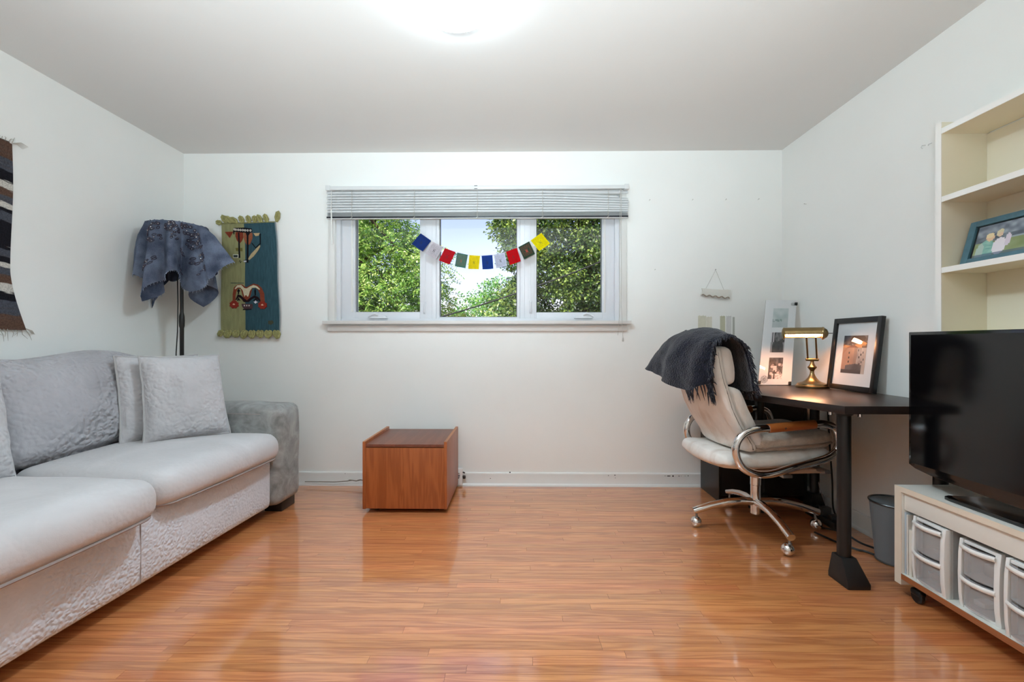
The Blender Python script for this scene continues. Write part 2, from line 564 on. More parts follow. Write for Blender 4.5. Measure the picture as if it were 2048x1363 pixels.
# ------------------------------------------------------------------ room shell
XL, XR, YB, YF, ZC = -2.475, 1.91, 3.31, -0.75, 2.44
OX0, OX1, OZ0, OZ1 = -1.345, 0.735, 1.20, 2.12       # window opening

def struct(name, mb, m, label=None, **kw):
    o = mb.build(name, m, **kw)
    o['kind'] = 'structure'
    if label: o['label'] = label
    return o

floor = struct('floor', MB().box(XL - .12, XR + .12, YF - .12, YB + .2, -0.12, -0.02), sub_m, 'varnished oak strip floor')
struct('ceiling', MB().box(XL - .12, XR + .12, YF - .12, YB + .2, ZC, ZC + .1), ceil_m, 'plain pale grey ceiling')
struct('wall_left', MB().box(XL - .12, XL, YF - .12, YB + .2, -0.12, ZC), wall_m, 'plain white left wall')
struct('wall_right', MB().box(XR, XR + .12, YF - .12, YB + .2, -0.12, ZC), wall_m, 'plain white right wall')
struct('wall_front', MB().box(XL, XR, YF - .12, YF, -0.12, ZC), wall_m, 'white wall behind the viewer')
wb = MB()
wb.box(XL, OX0, YB, YB + .2, -0.12, ZC).box(OX1, XR, YB, YB + .2, -0.12, ZC)
wb.box(OX0, OX1, YB, YB + .2, -0.12, OZ0).box(OX0, OX1, YB, YB + .2, OZ1, ZC)
struct('wall_back', wb, wall_m, 'white wall with the window', smooth=False)

# oak strips: single boards where the photograph shows them, the rest joined
PW = 0.0385
def plank_mb(L, cx=0, cy=0, gap=0.0004):
    """a board with a hair-thin joint round it"""
    x0, x1, y0, y1 = cx - L / 2 + gap, cx + L / 2 - gap, cy - PW / 2 + gap, cy + PW / 2 - gap
    vs = [(x0, y0, -0.02), (x1, y0, -0.02), (x1, y1, -0.02), (x0, y1, -0.02), (x0, y0, 0), (x1, y0, 0), (x1, y1, 0), (x0, y1, 0)]
    fs = [(0, 1, 5, 4), (1, 2, 6, 5), (2, 3, 7, 6), (3, 0, 4, 7), (4, 5, 6, 7)]
    return MB().add(vs, fs)
PLANK = {}
def plank_mesh(k):
    if k not in PLANK:
        PLANK[k] = plank_mb(k * 0.06).mesh('plank', floor_m, smooth=False)
    return PLANK[k]
rest = MB()
rp_ = random.Random(21)
singles = []
row = 0
y = YB - PW / 2
while y > YF - PW / 2:
    x = XL - rp_.uniform(0, 0.6)
    while x < XR:
        k = rp_.choice([7, 9, 11, 13, 15, 17, 20, 24])
        L = k * 0.06
        if y > 1.34 and x + L > -0.72 * y - 0.2 and x > -0.72 * y - 0.75 and x < 1.0 + 0.28 * y and x + L < XR + .1:
            singles.append((x + L / 2, y, k))
        else:
            q = plank_mb(L, x + L / 2, y)
            xs0, xs1 = max(x, XL - .05), min(x + L, XR + .05)
            if xs1 - xs0 > 0.02:
                q = plank_mb(xs1 - xs0, (xs0 + xs1) / 2, y)
                rest.add(q.v, q.f)
        x += L
    y -= PW
    row += 1
singles.sort(key=lambda s: s[1])
for cx, cy, k in singles[:299]:
    o = bpy.data.objects.new('plank', plank_mesh(k))
    COL.objects.link(o)
    o.parent = floor
    o.location = Vector((cx, cy, 0)) - floor.location
for cx, cy, k in singles[299:]:
    q = plank_mb(k * 0.06, cx, cy); rest.add(q.v, q.f)
ro = rest.build('plank_field', floor_m, floor, smooth=False)
ro['kind'] = 'stuff'

# baseboards
def baseboard(name, a, b, axis, label):
    """profile: flat board with a rounded top and a quarter-round shoe"""
    prof = [(0, 0), (0.026, 0), (0.0245, 0.008), (0.021, 0.015), (0.0145, 0.0185), (0.0135, 0.02), (0.0135, 0.086), (0.0125, 0.092), (0.009, 0.096), (0, 0.097)]
    mb = MB()
    if axis == 'back':
        mb.prism([(YB - p[0], p[1]) for p in prof], a, b, 'x')
    elif axis == 'left':
        mb.prism([(XL + p[0], p[1]) for p in prof], a, b, 'y')
    elif axis == 'right':
        mb.prism([(XR - p[0], p[1]) for p in prof], a, b, 'y')
    else:
        mb.prism([(YF + p[0], p[1]) for p in prof], a, b, 'x')
    return struct(name, mb, trim_m, label)
bb = baseboard('baseboard_back', XL, XR, 'back', 'white baseboard under the window wall')
baseboard('baseboard_left', YF, YB - .027, 'left', 'white baseboard behind the sofa')
baseboard('baseboard_right', YF, YB - .027, 'right', 'white baseboard under the desk')
baseboard('baseboard_front', XL + .027, XR - .027, 'front', 'white baseboard behind the viewer')
# chipped paint on the back baseboard: small shallow dark chips
chips = MB()
for cx, cz, w, h in ((1.063, .079, .006, .005), (1.090, .078, .028, .007), (1.120, .078, .010, .013), (1.163, .078, .007, .007), (1.178, .078, .004, .004), (1.207, .079, .006, .003), (1.229, .080, .007, .007),
                     (0.653, .080, .006, .006), (0.700, .083, .009, .007), (0.703, .063, .006, .004), (-.062, .100, .010, .010), (-.205, .055, .006, .006), (-1.27, .086, .005, .005), (-1.04, .083, .006, .007)):
    n = 7
    chips.prism([(cx + w / 2 * math.cos(2 * PI * i / n) * (1 + .3 * math.sin(i * 5)), cz + h / 2 * math.sin(2 * PI * i / n)) for i in range(n)], YB - .0142, YB - .0132, 'y')
chips.build('paint_chips', mat('chipped_dark', (28, 24, 22), rough=0.8), bb)['kind'] = 'stuff'

# ------------------------------------------------------------------ window
win = bpy.data.objects.new('window_1', None); COL.objects.link(win)
win.location = (-0.305, YB, OZ0)
tag(win, 'wide white window of three lights with two casements', None, None, 'structure')
YG = 3.395       # glass plane
def frame_bars(mb, x0, x1, z0, z1, w, y0, y1, wb_=None):
    wb_ = wb_ or w
    mb.box(x0, x0 + w, y0, y1, z0, z1).box(x1 - w, x1, y0, y1, z0, z1)
    mb.box(x0 + w, x1 - w, y0, y1, z0, z0 + wb_).box(x0 + w, x1 - w, y0, y1, z1 - w, z1)
# casing on the wall face
MB().box(-1.392, -1.345, YB - .019, YB, 1.20, 2.17).build('casing', trim_m, win, bevel=.003)
MB().box(0.735, 0.782, YB - .019, YB, 1.20, 2.17).build('casing', trim_m, win, bevel=.003)
MB().box(-1.345, 0.735, YB - .019, YB, 2.12, 2.17).build('casing', trim_m, win, bevel=.003)
MB().box(-1.425, 0.812, YB - .05, 3.36, 1.178, 1.203).build('sill', sill_m, win, bevel=.004)
MB().box(-1.40, 0.787, YB - .018, YB, 1.128, 1.170).build('apron', sill_m, win, bevel=.004)
# unit frame
fr = MB()
fr.box(-1.345, -1.315, 3.325, 3.47, 1.203, 2.12).box(0.705, 0.735, 3.325, 3.47, 1.203, 2.12)
fr.box(-1.315, 0.705, 3.325, 3.47, 2.085, 2.12).box(-1.315, 0.705, 3.338, 3.47, 1.203, 1.222)
fr.build('window_frame', vinyl_m, win, bevel=.002)
for x0, x1 in ((-0.722, -0.612), (0.012, 0.118)):
    m_ = MB().box(x0, x1, 3.345, 3.47, 1.222, 2.085)
    m_.box(x0 + .028, x0 + .034, 3.341, 3.346, 1.222, 2.085).box(x1 - .034, x1 - .028, 3.341, 3.346, 1.222, 2.085)
    m_.build('mullion', vinyl_m, win, bevel=.0015)
def light(x0, x1, gx0, gx1, gz0, name, with_screen):
    s = MB()
    s.box(x0, gx0, 3.352, 3.43, 1.222, 2.085).box(gx1, x1, 3.352, 3.43, 1.222, 2.085)
    s.box(gx0, gx1, 3.352, 3.43, 1.222, gz0).box(gx0, gx1, 3.352, 3.43, 2.0, 2.085)
    so = s.build(name, vinyl_m, win, bevel=.003)
    g = MB().box(gx0 - .004, gx1 + .004, YG, YG + .004, gz0 - .004, 2.004).build('pane', clear_m, so, smooth=False)
    gk = MB(); frame_bars(gk, gx0, gx1, gz0, 2.0, .005, 3.384, 3.394)
    gk.build('gasket', mat('gasket_grey', (96, 98, 100), rough=.6), so, smooth=False)
    return so
sL = light(-1.315, -0.722, -1.218, -0.733, 1.272, 'casement_sash', True)
sM = light(-0.612, 0.012, -0.588, -0.012, 1.234, 'fixed_light', False)
sR = light(0.118, 0.705, 0.132, 0.618, 1.268, 'casement_sash', True)
# screen beads beside the casement glass
MB().box(-1.243, -1.230, 3.340, 3.353, 1.272, 2.0).build('screen_bead', trim_m, sL, bevel=.002)
MB().box(0.628, 0.640, 3.340, 3.353, 1.268, 2.0).build('screen_bead', trim_m, sR, bevel=.002)
def crank(cx, sgn):
    q = MB()
    pr = [(cx - .068, 1.2225), (cx + .068, 1.2225), (cx + .055, 1.240), (cx + .02, 1.252), (cx - .03, 1.252), (cx - .058, 1.240)]
    q.prism(pr, 3.318, 3.352, 'y')
    o = q.build('crank_cover', vinyl_m, win, bevel=.004)
    h = MB().tube([(cx + sgn * .0, 3.322, 1.246), (cx + sgn * .02, 3.312, 1.257), (cx + sgn * .045, 3.310, 1.251), (cx + sgn * .072, 3.312, 1.234)], [.008, .009, .007, .006], 8)
    h.build('crank_handle', vinyl_m, o)
crank(-1.035, -1); crank(0.475, 1)
for cx in (-0.695, 0.090):
    q = MB().tube([(cx, 3.343, 1.262), (cx, 3.334, 1.272), (cx, 3.331, 1.30), (cx, 3.335, 1.345)], [.008, .009, .006, .004], 8)
    o = q.build('sash_lock', vinyl_m, win)
    MB().box(cx - .011, cx + .011, 3.339, 3.345, 1.256, 1.352).build('lock_plate', vinyl_m, o, bevel=.003)

# ------------------------------------------------------------------ venetian blind
blind = thing('venetian_blind', (-0.30, 3.265, 1.93), 'grey aluminium venetian blind half raised over the window, right end crooked', 'blind')
BX0, BX1 = -1.388, 0.785
MB().box(BX0, BX1, 3.245, 3.285, 2.146, 2.172).build('head_rail', rail_m, blind, bevel=.002)
for x in (BX0 - .004, BX1 - .026):
    MB().box(x, x + .03, 3.240, 3.2915, 2.142, 2.178).build('mounting_bracket', rail_m, blind, bevel=.003)
for z in (2.168, 2.1475):
    MB().box(-.318, -.296, 3.2435, 3.2455, z, z + .004).build('rail_slot', dark_m, blind, smooth=False)
def slat_mesh_mb(z, tilt, droop, x0=BX0, x1=BX1, y=3.265):
    w, n, nx = .0125, 5, 14
    def fn(u, v):
        x = x0 + (x1 - x0) * u
        t = (v - .5) * 2
        cz = z + droop * max(0, (x - .23) / .55) ** 1.1 if x > .23 else z
        bow = .0034 * (1 - t * t)
        py = -math.cos(tilt) * t * w - math.sin(tilt) * bow
        pz = -math.sin(tilt) * t * w + math.cos(tilt) * bow
        return (x, y + py, cz + pz)
    return MB().grid(fn, nx, n)
zs = [2.132 - i * .0192 for i in range(8)]
for i, z in enumerate(zs):
    dr = [-.006, -.020, -.018, -.016, -.014, -.010, -.006, -.003][i]
    x1 = BX1 - (.075 if i == 1 else 0)
    x0 = BX0 + (.002 if i % 2 else -.004)
    slat_mesh_mb(z, math.radians(58), dr, x0, x1 + (.006 if i in (3, 5) else 0)).build('slat', slat_m, blind, solid=.0006)
for i in range(7):
    z = 1.9835 - i * .0042
    slat_mesh_mb(z, math.radians(8), (.004 if i < 2 else 0)).build('slat', slat_m, blind, solid=.0006)
rl = MB().box(BX0, BX1, 3.251, 3.279, 1.938, 1.951).build('bottom_rail', rail_m, blind, bevel=.003)
MB().box(BX0 + .001, BX1 - .001, 3.2488, 3.2515, 1.9425, 1.9540).build('rail_dark_strip', dark_m, rl, smooth=False)  # dark strip along the front of the bottom rail
for x in (-1.205, -.752, -.297, .172, .642):
    q = MB()
    q.tube([(x, 3.2535, 2.147), (x + .002, 3.2525, 2.06), (x - .001, 3.2525, 1.98)], .0016, 5)
    for k in range(9):
        z = 2.13 - k * .0192
        q.tube([(x - .003, 3.2525, z), (x + .003, 3.2515, z - .008)], .0015, 4)
    for k in range(5):
        z = 1.985 - k * .010
        q.tube([(x - .008 + .004 * (k % 2), 3.250, z), (x + .006, 3.2475, z - .005), (x - .005, 3.250, z - .010)], .0017, 4)
    q.build('ladder_cord', cord_m, blind)
q = MB().tube([(-1.338, 3.238, 2.146), (-1.345, 3.234, 2.13)], .002, 6)
w_ = MB().tube([(-1.345, 3.234, 2.135), (-1.347, 3.234, 2.0)], [.0022, .0026], 6)
w_.tube([(-1.346, 3.234, 2.0), (-1.342, 3.236, 1.752)], [.005, .0055], 8)
w_.build('tilt_wand', mat('clear_wand', (226, 226, 222), rough=.25), blind)
lc = MB().tube([(.725, 3.238, 2.146), (.724, 3.24, 1.9), (.722, 3.245, 1.6), (.724, 3.245, 1.3), (.716, 3.240, 1.19), (.708, 3.24, 1.098)], .0017, 5)
lc.tube([(.733, 3.238, 2.146), (.735, 3.245, 1.7), (.734, 3.246, 1.35), (.737, 3.240, 1.20), (.745, 3.24, 1.075)], .0017, 5)
lift = lc.build('lift_cord', cord_m, blind)
MB().lathe([(.002, .02), (.005, .012), (.007, -.004), (.004, -.01)], (.745, 3.24, 1.062), 8).build('cord_tassel', cord_m, lift)

# ------------------------------------------------------------------ prayer flags
fl_root = thing('prayer_flags', (-.272, 3.27, 1.66), 'string of ten small coloured cloth prayer flags across the window', 'flags')
def cat(u):
    """the string: sagging curve from the left mullion to the right one"""
    x = -.715 + .885 * u
    s = (u - .5) * 2
    return Vector((x, 3.272, 1.672 + .168 * abs(s) ** 2.05))
fl_cols = [('blue', (38, 62, 132)), ('white', (214, 208, 214)), ('red', (200, 34, 44)), ('green', (88, 128, 112)), ('yellow', (246, 222, 34)),
           ('blue', (36, 70, 150)), ('white', (214, 216, 232)), ('red', (206, 22, 30)), ('green', (62, 82, 66)), ('yellow', (240, 226, 20))]
MB().tube([cat(i / 30) for i in range(31)], .0014, 5).build('string', mat('white_string', (225, 222, 215), rough=.9), fl_root)
def flag_mat(cname, c):
    m = bpy.data.materials.new('flag_' + cname + str(len(MATS))); m.use_nodes = True
    n = m.node_tree.nodes; l = m.node_tree.links
    n.remove(n['Principled BSDF'])
    df = n.new('ShaderNodeBsdfDiffuse'); tl = n.new('ShaderNodeBsdfTranslucent'); mx = n.new('ShaderNodeMixShader')
    tc = n.new('ShaderNodeTexCoord'); nz = n.new('ShaderNodeTexNoise'); nz.inputs['Scale'].default_value = 60
    l.new(tc.outputs['Object'], nz.inputs[0])
    mc = n.new('ShaderNodeMix'); mc.data_type = 'RGBA'
    a = lin(c)
    mc.inputs[6].default_value = tuple(x * .8 for x in a[:3]) + (1,); mc.inputs[7].default_value = tuple(min(1, x * 1.15) for x in a[:3]) + (1,)
    l.new(nz.outputs[0], mc.inputs[0])
    l.new(mc.outputs[2], df.inputs[0]); l.new(mc.outputs[2], tl.inputs[0])
    mx.inputs[0].default_value = .45
    l.new(df.outputs[0], mx.inputs[1]); l.new(tl.outputs[0], mx.inputs[2])
    l.new(mx.outputs[0], n['Material Output'].inputs['Surface'])
    MATS[m.name] = m
    return m
NFL = 10
rf = random.Random(4)
for i in range(NFL):
    cname, c = fl_cols[i]
    u0, u1 = (i + .06) / NFL, (i + .94) / NFL
    p0, p1 = cat(u0), cat(u1)
    d = (p1 - p0); W = d.length; d.normalize()
    dn = Vector((d.z, 0, -d.x))
    H_ = .100
    ph = rf.uniform(0, 6)
    sk = rf.uniform(-.008, .008)
    def fn(u, v, p0=p0, d=d, dn=dn, W=W, ph=ph, sk=sk):
        p = p0 + d * (W * u + sk * v) + dn * (H_ * v)
        return (p.x, p.y - .004 - .006 * v * math.sin(5 * u + ph) - .004 * v, p.z)
    fo = MB().grid(fn, 8, 8).build('flag', flag_mat(cname, c), fl_root, solid=.0005)
    fo['label'] = cname + ' printed flag'
    # printed emblem: a small dark horse-like blot with lines of print round it
    pm = MB()
    def at(u, v, off=-.0016):
        q = Vector(fn(u, v)); return (q.x, q.y + off, q.z)
    def blot(cu, cv, ru, rv, n=7):
        pts = [at(cu + ru * math.cos(2 * PI * k / n), cv + rv * math.sin(2 * PI * k / n)) for k in range(n)]
        pm.add(pts, [tuple(range(n))])
    blot(.5, .55, .08, .05); blot(.44, .46, .035, .06); blot(.56, .44, .045, .03); blot(.44, .64, .025, .05); blot(.56, .64, .025, .05)
    for r_ in range(9):
        v0 = .14 + r_ * .085
        for s_ in range(5):
            u_ = .1 + s_ * .165 + rf.uniform(-.01, .01)
            if .33 < u_ + .06 < .68 and .36 < v0 < .72: continue
            pm.add([at(u_, v0), at(u_ + .12, v0), at(u_ + .12, v0 + .012), at(u_, v0 + .012)], [(0, 1, 2, 3)])
    dk = mixc(c, (20, 20, 26), .55 if cname in ('white', 'green') else .38)
    if cname == 'green': dk = (176, 66, 52) if i > 6 else (150, 96, 84)
    pm.build('flag_print', mat('flag_print_%d' % i, dk, rough=.9), fo, smooth=False)

# ------------------------------------------------------------------ ceiling lamp
LX, LY = -.262, 1.80
cl = thing('ceiling_light', (LX, LY, 2.335), 'round white glass flush ceiling light, switched on', 'ceiling light')
MB().lathe([(.17, 2.430), (.172, 2.44), (.0001, 2.44)], (LX, LY, 0), 40).build('base_plate', mat('lamp_white', (235, 235, 235), rough=.4), cl)
lampglass = mat('lamp_glass', (250, 250, 250), rough=.3, emit=(218, 241, 255), emit_s=CEILING_LAMP)
ln = lampglass.node_tree.nodes; ll = lampglass.node_tree.links          # the glass is hottest right under the bulbs
ltc = ln.new('ShaderNodeTexCoord'); lmp = ln.new('ShaderNodeMapping'); lmp.inputs['Scale'].default_value = (1, 1, 0)
lvl = ln.new('ShaderNodeVectorMath'); lvl.operation = 'LENGTH'
lmr = ln.new('ShaderNodeMapRange'); lmr.interpolation_type = 'SMOOTHSTEP'
lmr.inputs[1].default_value = .04; lmr.inputs[2].default_value = .10; lmr.inputs[3].default_value = CEILING_LAMP + CEILING_BULBS; lmr.inputs[4].default_value = CEILING_LAMP
ll.new(ltc.outputs['Object'], lmp.inputs[0]); ll.new(lmp.outputs[0], lvl.inputs[0]); ll.new(lvl.outputs['Value'], lmr.inputs[0])
ll.new(lmr.outputs[0], ln['Principled BSDF'].inputs['Emission Strength'])
prof = [(.0001, 2.335)] + [(.182 * math.sin(a), 2.438 - .103 * math.cos(a)) for a in [i * PI / 2 / 12 for i in range(1, 13)]]
MB().lathe(prof, (LX, LY, 0), 48).build('glass_dome', lampglass, cl)
for a in (86, 183, 320):
    a = math.radians(a)
    c, s = math.cos(a), math.sin(a)
    MB().tube([(LX + .1835 * c, LY + .1835 * s, 2.434), (LX + .1845 * c, LY + .1845 * s, 2.424), (LX + .1815 * c, LY + .1815 * s, 2.414)], .0028, 6).build('clip', steel_m, cl)

# ------------------------------------------------------------------ sofa
def suede(name, c, emboss=0.5, escale=60.0, vary=0.10, vscale=5.0, fine=0.15):
    """nubuck: cloudy nap plus a crinkled, pebbled relief"""
    m = bpy.data.materials.new(name); m.use_nodes = True
    n = m.node_tree.nodes; l = m.node_tree.links
    b = n['Principled BSDF']; b.inputs['Roughness'].default_value = .85; b.inputs['Specular IOR Level'].default_value = .2
    b.inputs['Sheen Weight'].default_value = .25; b.inputs['Sheen Roughness'].default_value = .5
    tc = n.new('ShaderNodeTexCoord')
    nz = n.new('ShaderNodeTexNoise'); nz.inputs['Scale'].default_value = vscale; nz.inputs['Detail'].default_value = 6; nz.inputs['Roughness'].default_value = .6
    nz.inputs['Distortion'].default_value = .6
    l.new(tc.outputs['Object'], nz.inputs[0])
    a = lin(c)
    mx = n.new('ShaderNodeMix'); mx.data_type = 'RGBA'
    mx.inputs[6].default_value = tuple(x * (1 - vary) for x in a[:3]) + (1,); mx.inputs[7].default_value = tuple(min(1, x * (1 + vary)) for x in a[:3]) + (1,)
    rp = n.new('ShaderNodeValToRGB'); rp.color_ramp.elements[0].position = .32; rp.color_ramp.elements[1].position = .68
    l.new(nz.outputs[0], rp.inputs[0]); l.new(rp.outputs[0], mx.inputs[0]); l.new(mx.outputs[2], b.inputs['Base Color'])
    # crinkle: distorted voronoi cells
    n0 = n.new('ShaderNodeTexNoise'); n0.inputs['Scale'].default_value = 18; n0.inputs['Detail'].default_value = 2
    l.new(tc.outputs['Object'], n0.inputs[0])
    vm = n.new('ShaderNodeVectorMath'); vm.operation = 'MULTIPLY_ADD'; vm.inputs[1].default_value = (.03, .03, .03)
    l.new(n0.outputs['Color'], vm.inputs[0]); l.new(tc.outputs['Object'], vm.inputs[2])
    vo = n.new('ShaderNodeTexVoronoi'); vo.feature = 'SMOOTH_F1'; vo.inputs['Scale'].default_value = escale; vo.inputs['Smoothness'].default_value = .6
    l.new(vm.outputs[0], vo.inputs[0])
    msk = n.new('ShaderNodeTexNoise'); msk.inputs['Scale'].default_value = 3.2; msk.inputs['Detail'].default_value = 1
    l.new(tc.outputs['Object'], msk.inputs[0])
    mr = n.new('ShaderNodeMapRange'); mr.inputs[1].default_value = .38; mr.inputs[2].default_value = .62; mr.inputs[3].default_value = .25; mr.inputs[4].default_value = 1.0
    l.new(msk.outputs[0], mr.inputs[0])
    ml = n.new('ShaderNodeMath'); ml.operation = 'MULTIPLY'
    l.new(vo.outputs['Distance'], ml.inputs[0]); l.new(mr.outputs[0], ml.inputs[1])
    bp = n.new('ShaderNodeBump'); bp.inputs['Strength'].default_value = emboss; bp.inputs['Distance'].default_value = .022; bp.invert = True
    l.new(ml.outputs[0], bp.inputs['Height'])
    fn_ = n.new('ShaderNodeTexNoise'); fn_.inputs['Scale'].default_value = 260
    l.new(tc.outputs['Object'], fn_.inputs[0])
    b2 = n.new('ShaderNodeBump'); b2.inputs['Strength'].default_value = fine; b2.inputs['Distance'].default_value = .003
    l.new(fn_.outputs[0], b2.inputs['Height']); l.new(bp.outputs[0], b2.inputs['Normal'])
    l.new(b2.outputs[0], b.inputs['Normal'])
    MATS[name] = m
    return m
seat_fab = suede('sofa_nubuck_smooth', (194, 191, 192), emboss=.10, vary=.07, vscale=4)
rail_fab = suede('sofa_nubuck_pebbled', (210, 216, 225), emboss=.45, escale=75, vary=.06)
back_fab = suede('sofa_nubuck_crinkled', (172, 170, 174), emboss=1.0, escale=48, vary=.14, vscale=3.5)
arm_fab = suede('sofa_nubuck_brushed_shaded', (142, 142, 140), emboss=.12, escale=40, vary=.42, vscale=9)  # darker than the seat: brushed nap, plus shade on the arms put into the colour
pil_fab = suede('pillow_nubuck', (186, 184, 186), emboss=.55, escale=50, vary=.10)
pipe_m = mat('sofa_piping', (150, 138, 134), rough=.8)
leg_m = mat('dark_wood_leg', (28, 20, 17), rough=.4)

SR = math.radians(-3)
sofa = thing('sofa', (-1.45, 2.68, 0), 'long light grey nubuck sofa along the left wall', 'sofa', SR)
def sofabuild(mb, name, m, parent=sofa, **kw):
    return mb.build(name, m, parent, local=True, **kw)
def rail_fn(p, u):
    return (p.x, p.y, p.z)
sofabuild(MB().puff(-.90, -.02, -1.80, .0, .06, .365, .035, (.012, 0, 0), (6, 40, 10), .003, 3, rail_fn), 'front_rail', rail_fab)
sofabuild(MB().tube([(-.0085, -.90, .345 - i * .026) for i in range(11)], .0018, 5), 'rail_seam', pipe_m)
def arm_fn(p, u):
    return p
for yy in (0.0, -2.08):
    ao = sofabuild(MB().puff(-.72, .012, yy + .0, yy + .272, .055, .662, .055, (.012, .012, .012), (14, 10, 14), .006, 5), 'arm', arm_fab)
    yi = yy + .004 if yy == 0 else yy + .268
    sofabuild(MB().tube([(-.70, yi, .615), (-.3, yi - .003, .617), (-.10, yi - .002, .614), (-.055, yi + .006, .60), (-.035, yi + .02, .56)], .003, 5), 'arm_seam', pipe_m, ao)
sofabuild(MB().puff(-.955, -.76, -1.96, .17, .06, .90, .06, (.01, 0, .02), (8, 40, 10), .008, 4), 'backrest', back_fab)
def seat(y0, y1, x1, ztop, name='seat_cushion'):
    def fn(p, u):
        z = p.z
        f = max(0, u.z)
        z += f * .022 * math.cos(u.y * 1.35) * (1 - .25 * u.x * u.x)
        # front edge rolls down
        return (p.x + .010 * (1 - u.y ** 2) * max(0, u.x), p.y, z)
    o = sofabuild(MB().puff(-.66, x1, y0, y1, .352, ztop, .068, (.01, .004, .006), (18, 22, 10), .006, 4, fn), name, seat_fab)
    q = MB()
    r = .075
    y1 -= .014; y0 += .014; x1 -= .012
    path = [(-.5, y1 - .004, .371)] + [(x1 - .082, y1 - .004, .370)]
    for k in range(7):
        a = k / 6 * PI / 2
        path.append((x1 - r + (r + .004) * math.sin(a), y1 - r + (r - .004) * math.cos(a), .370))
    ny = 10
    for k in range(1, ny):
        y_ = y1 - r + (y0 + r - y1 + r) * k / ny
        path.append((x1 + .004 + .010 * (1 - (2 * k / ny - 1) ** 2), y_, .370))
    for k in range(7):
        a = k / 6 * PI / 2
        path.append((x1 - r + (r + .004) * math.cos(a), y0 + r - (r - .004) * math.sin(a), .370))
    path.append((-.5, y0 + .004, .371))
    sofabuild(q.tube(path, .0055, 6), 'piping', pipe_m, o)
    return o
seat(-.865, -.004, .048, .505)
seat(-1.795, -.905, .10, .512)
def backc(y0, y1, ztop):
    cy = (y0 + y1) / 2
    def fn(p, u):
        lean = (p.z - .5) * -.24
        ripple = .010 * noise.noise(Vector((p.y * 6, p.z * 5, 3.1))) + .006 * noise.noise(Vector((p.y * 14, p.z * 9, 8.0)))
        z = p.z + max(0, u.z) * (.016 * math.sin(u.y * 5.2 + .6) - .025 * u.y * u.y)
        return (p.x + lean + (ripple + .035 * (1 - u.y ** 2) * (1 - u.z ** 2)) * max(0, u.x), p.y, z)
    return sofabuild(MB().puff(-.83, -.60, y0, y1, .50, ztop, .085, (.02, .01, .02), (12, 30, 20), .010, 5, fn), 'back_cushion', back_fab)
backc(-.885, .12, .975)
backc(-1.92, -.90, .972)
for lx, ly in ((-.075, .17), (-.62, .17), (-.075, -1.97), (-.62, -1.97)):
    sofabuild(MB().prism([(lx - .055, ly - .075), (lx + .055, ly - .075), (lx + .055, ly + .075), (lx - .055, ly + .075)], 0.0, .075), 'leg', leg_m, bevel=.004)

# throw pillows
def pillow(loc, w, h, t, yaw, lean, label, roll=0.0, seed=0, fab=None, group=None):
    """local x: across, z: up, -y: front; edges pinched, corners eared, crinkled near the piping"""
    o = thing('throw_pillow', loc, label, 'pillow', 0)
    o.rotation_euler = Matrix.LocRotScale(None, (Matrix.Rotation(yaw, 3, 'Z') @ Matrix.Rotation(lean, 3, 'X') @ Matrix.Rotation(roll, 3, 'Y')).to_quaternion(), None).to_euler()
    mb = MB()
    def shape(u, v, side):
        a, b = (u - .5) * 2, (v - .5) * 2
        ear = 1 + .025 * (abs(a) ** 3) * (abs(b) ** 3)
        pin = 1 - .035 * (1 - abs(b) ** 2) * abs(a) ** 6
        pin2 = 1 - .03 * (1 - abs(a) ** 2) * abs(b) ** 6
        th = t / 2 * max(0, (1 - abs(a) ** 3.2)) ** .5 * max(0, (1 - abs(b) ** 3.2)) ** .5
        edge = max(abs(a), abs(b))
        wr = .014 * noise.noise(Vector((a * 3 + seed, b * 3, side * 2))) * (1 - edge ** 4)
        wr += .013 * (edge ** 2) * (1 - edge ** 8) * noise.noise(Vector((a * 9 + seed, b * 9, side * 5)))
        x = a * w / 2 * ear * pin * (1 - .07 * (b * .5 + .5))
        z = b * h / 2 * ear * pin2 + h / 2
        return (x, side * (th + wr * (1 if th > .004 else 0)), z)
    mb.grid(lambda u, v: shape(u, v, -1), 26, 26)
    mb.grid(lambda u, v: shape(1 - u, v, 1), 26, 26)
    mb.build('cover', fab or pil_fab, o, local=True)
    path = []
    N = 14
    for k in range(N): path.append(shape(k / N, 0, -1))
    for k in range(N): path.append(shape(1, k / N, -1))
    for k in range(N): path.append(shape(1 - k / N, 1, -1))
    for k in range(N): path.append(shape(0, 1 - k / N, -1))
    path = [(p[0] + .003 * noise.noise(Vector((p[0] * 20, p[2] * 20, seed))), p[1] + .004 * noise.noise(Vector((p[2] * 20, p[0] * 20, seed))), p[2]) for p in path]
    MB().tube(path, .006, 6, closed=True).build('piping', mat('pillow_piping', (176, 173, 173), rough=.8), o, local=True)
    return o
pillow((-1.79, 2.438, .525), .40, .455, .17, math.radians(57), math.radians(-14), 'light grey nubuck pillow in front of the pair near the sofa arm', seed=3)
pillow((-1.925, 2.46, .525), .42, .455, .12, math.radians(62), math.radians(-14), 'light grey nubuck pillow tucked behind the other, shadowed', seed=9)
pillow((-2.02, 1.53, .53), .46, .46, .16, math.radians(84), math.radians(-16), 'light grey nubuck pillow at the near end, cut off by the left edge', roll=math.radians(6), seed=15)

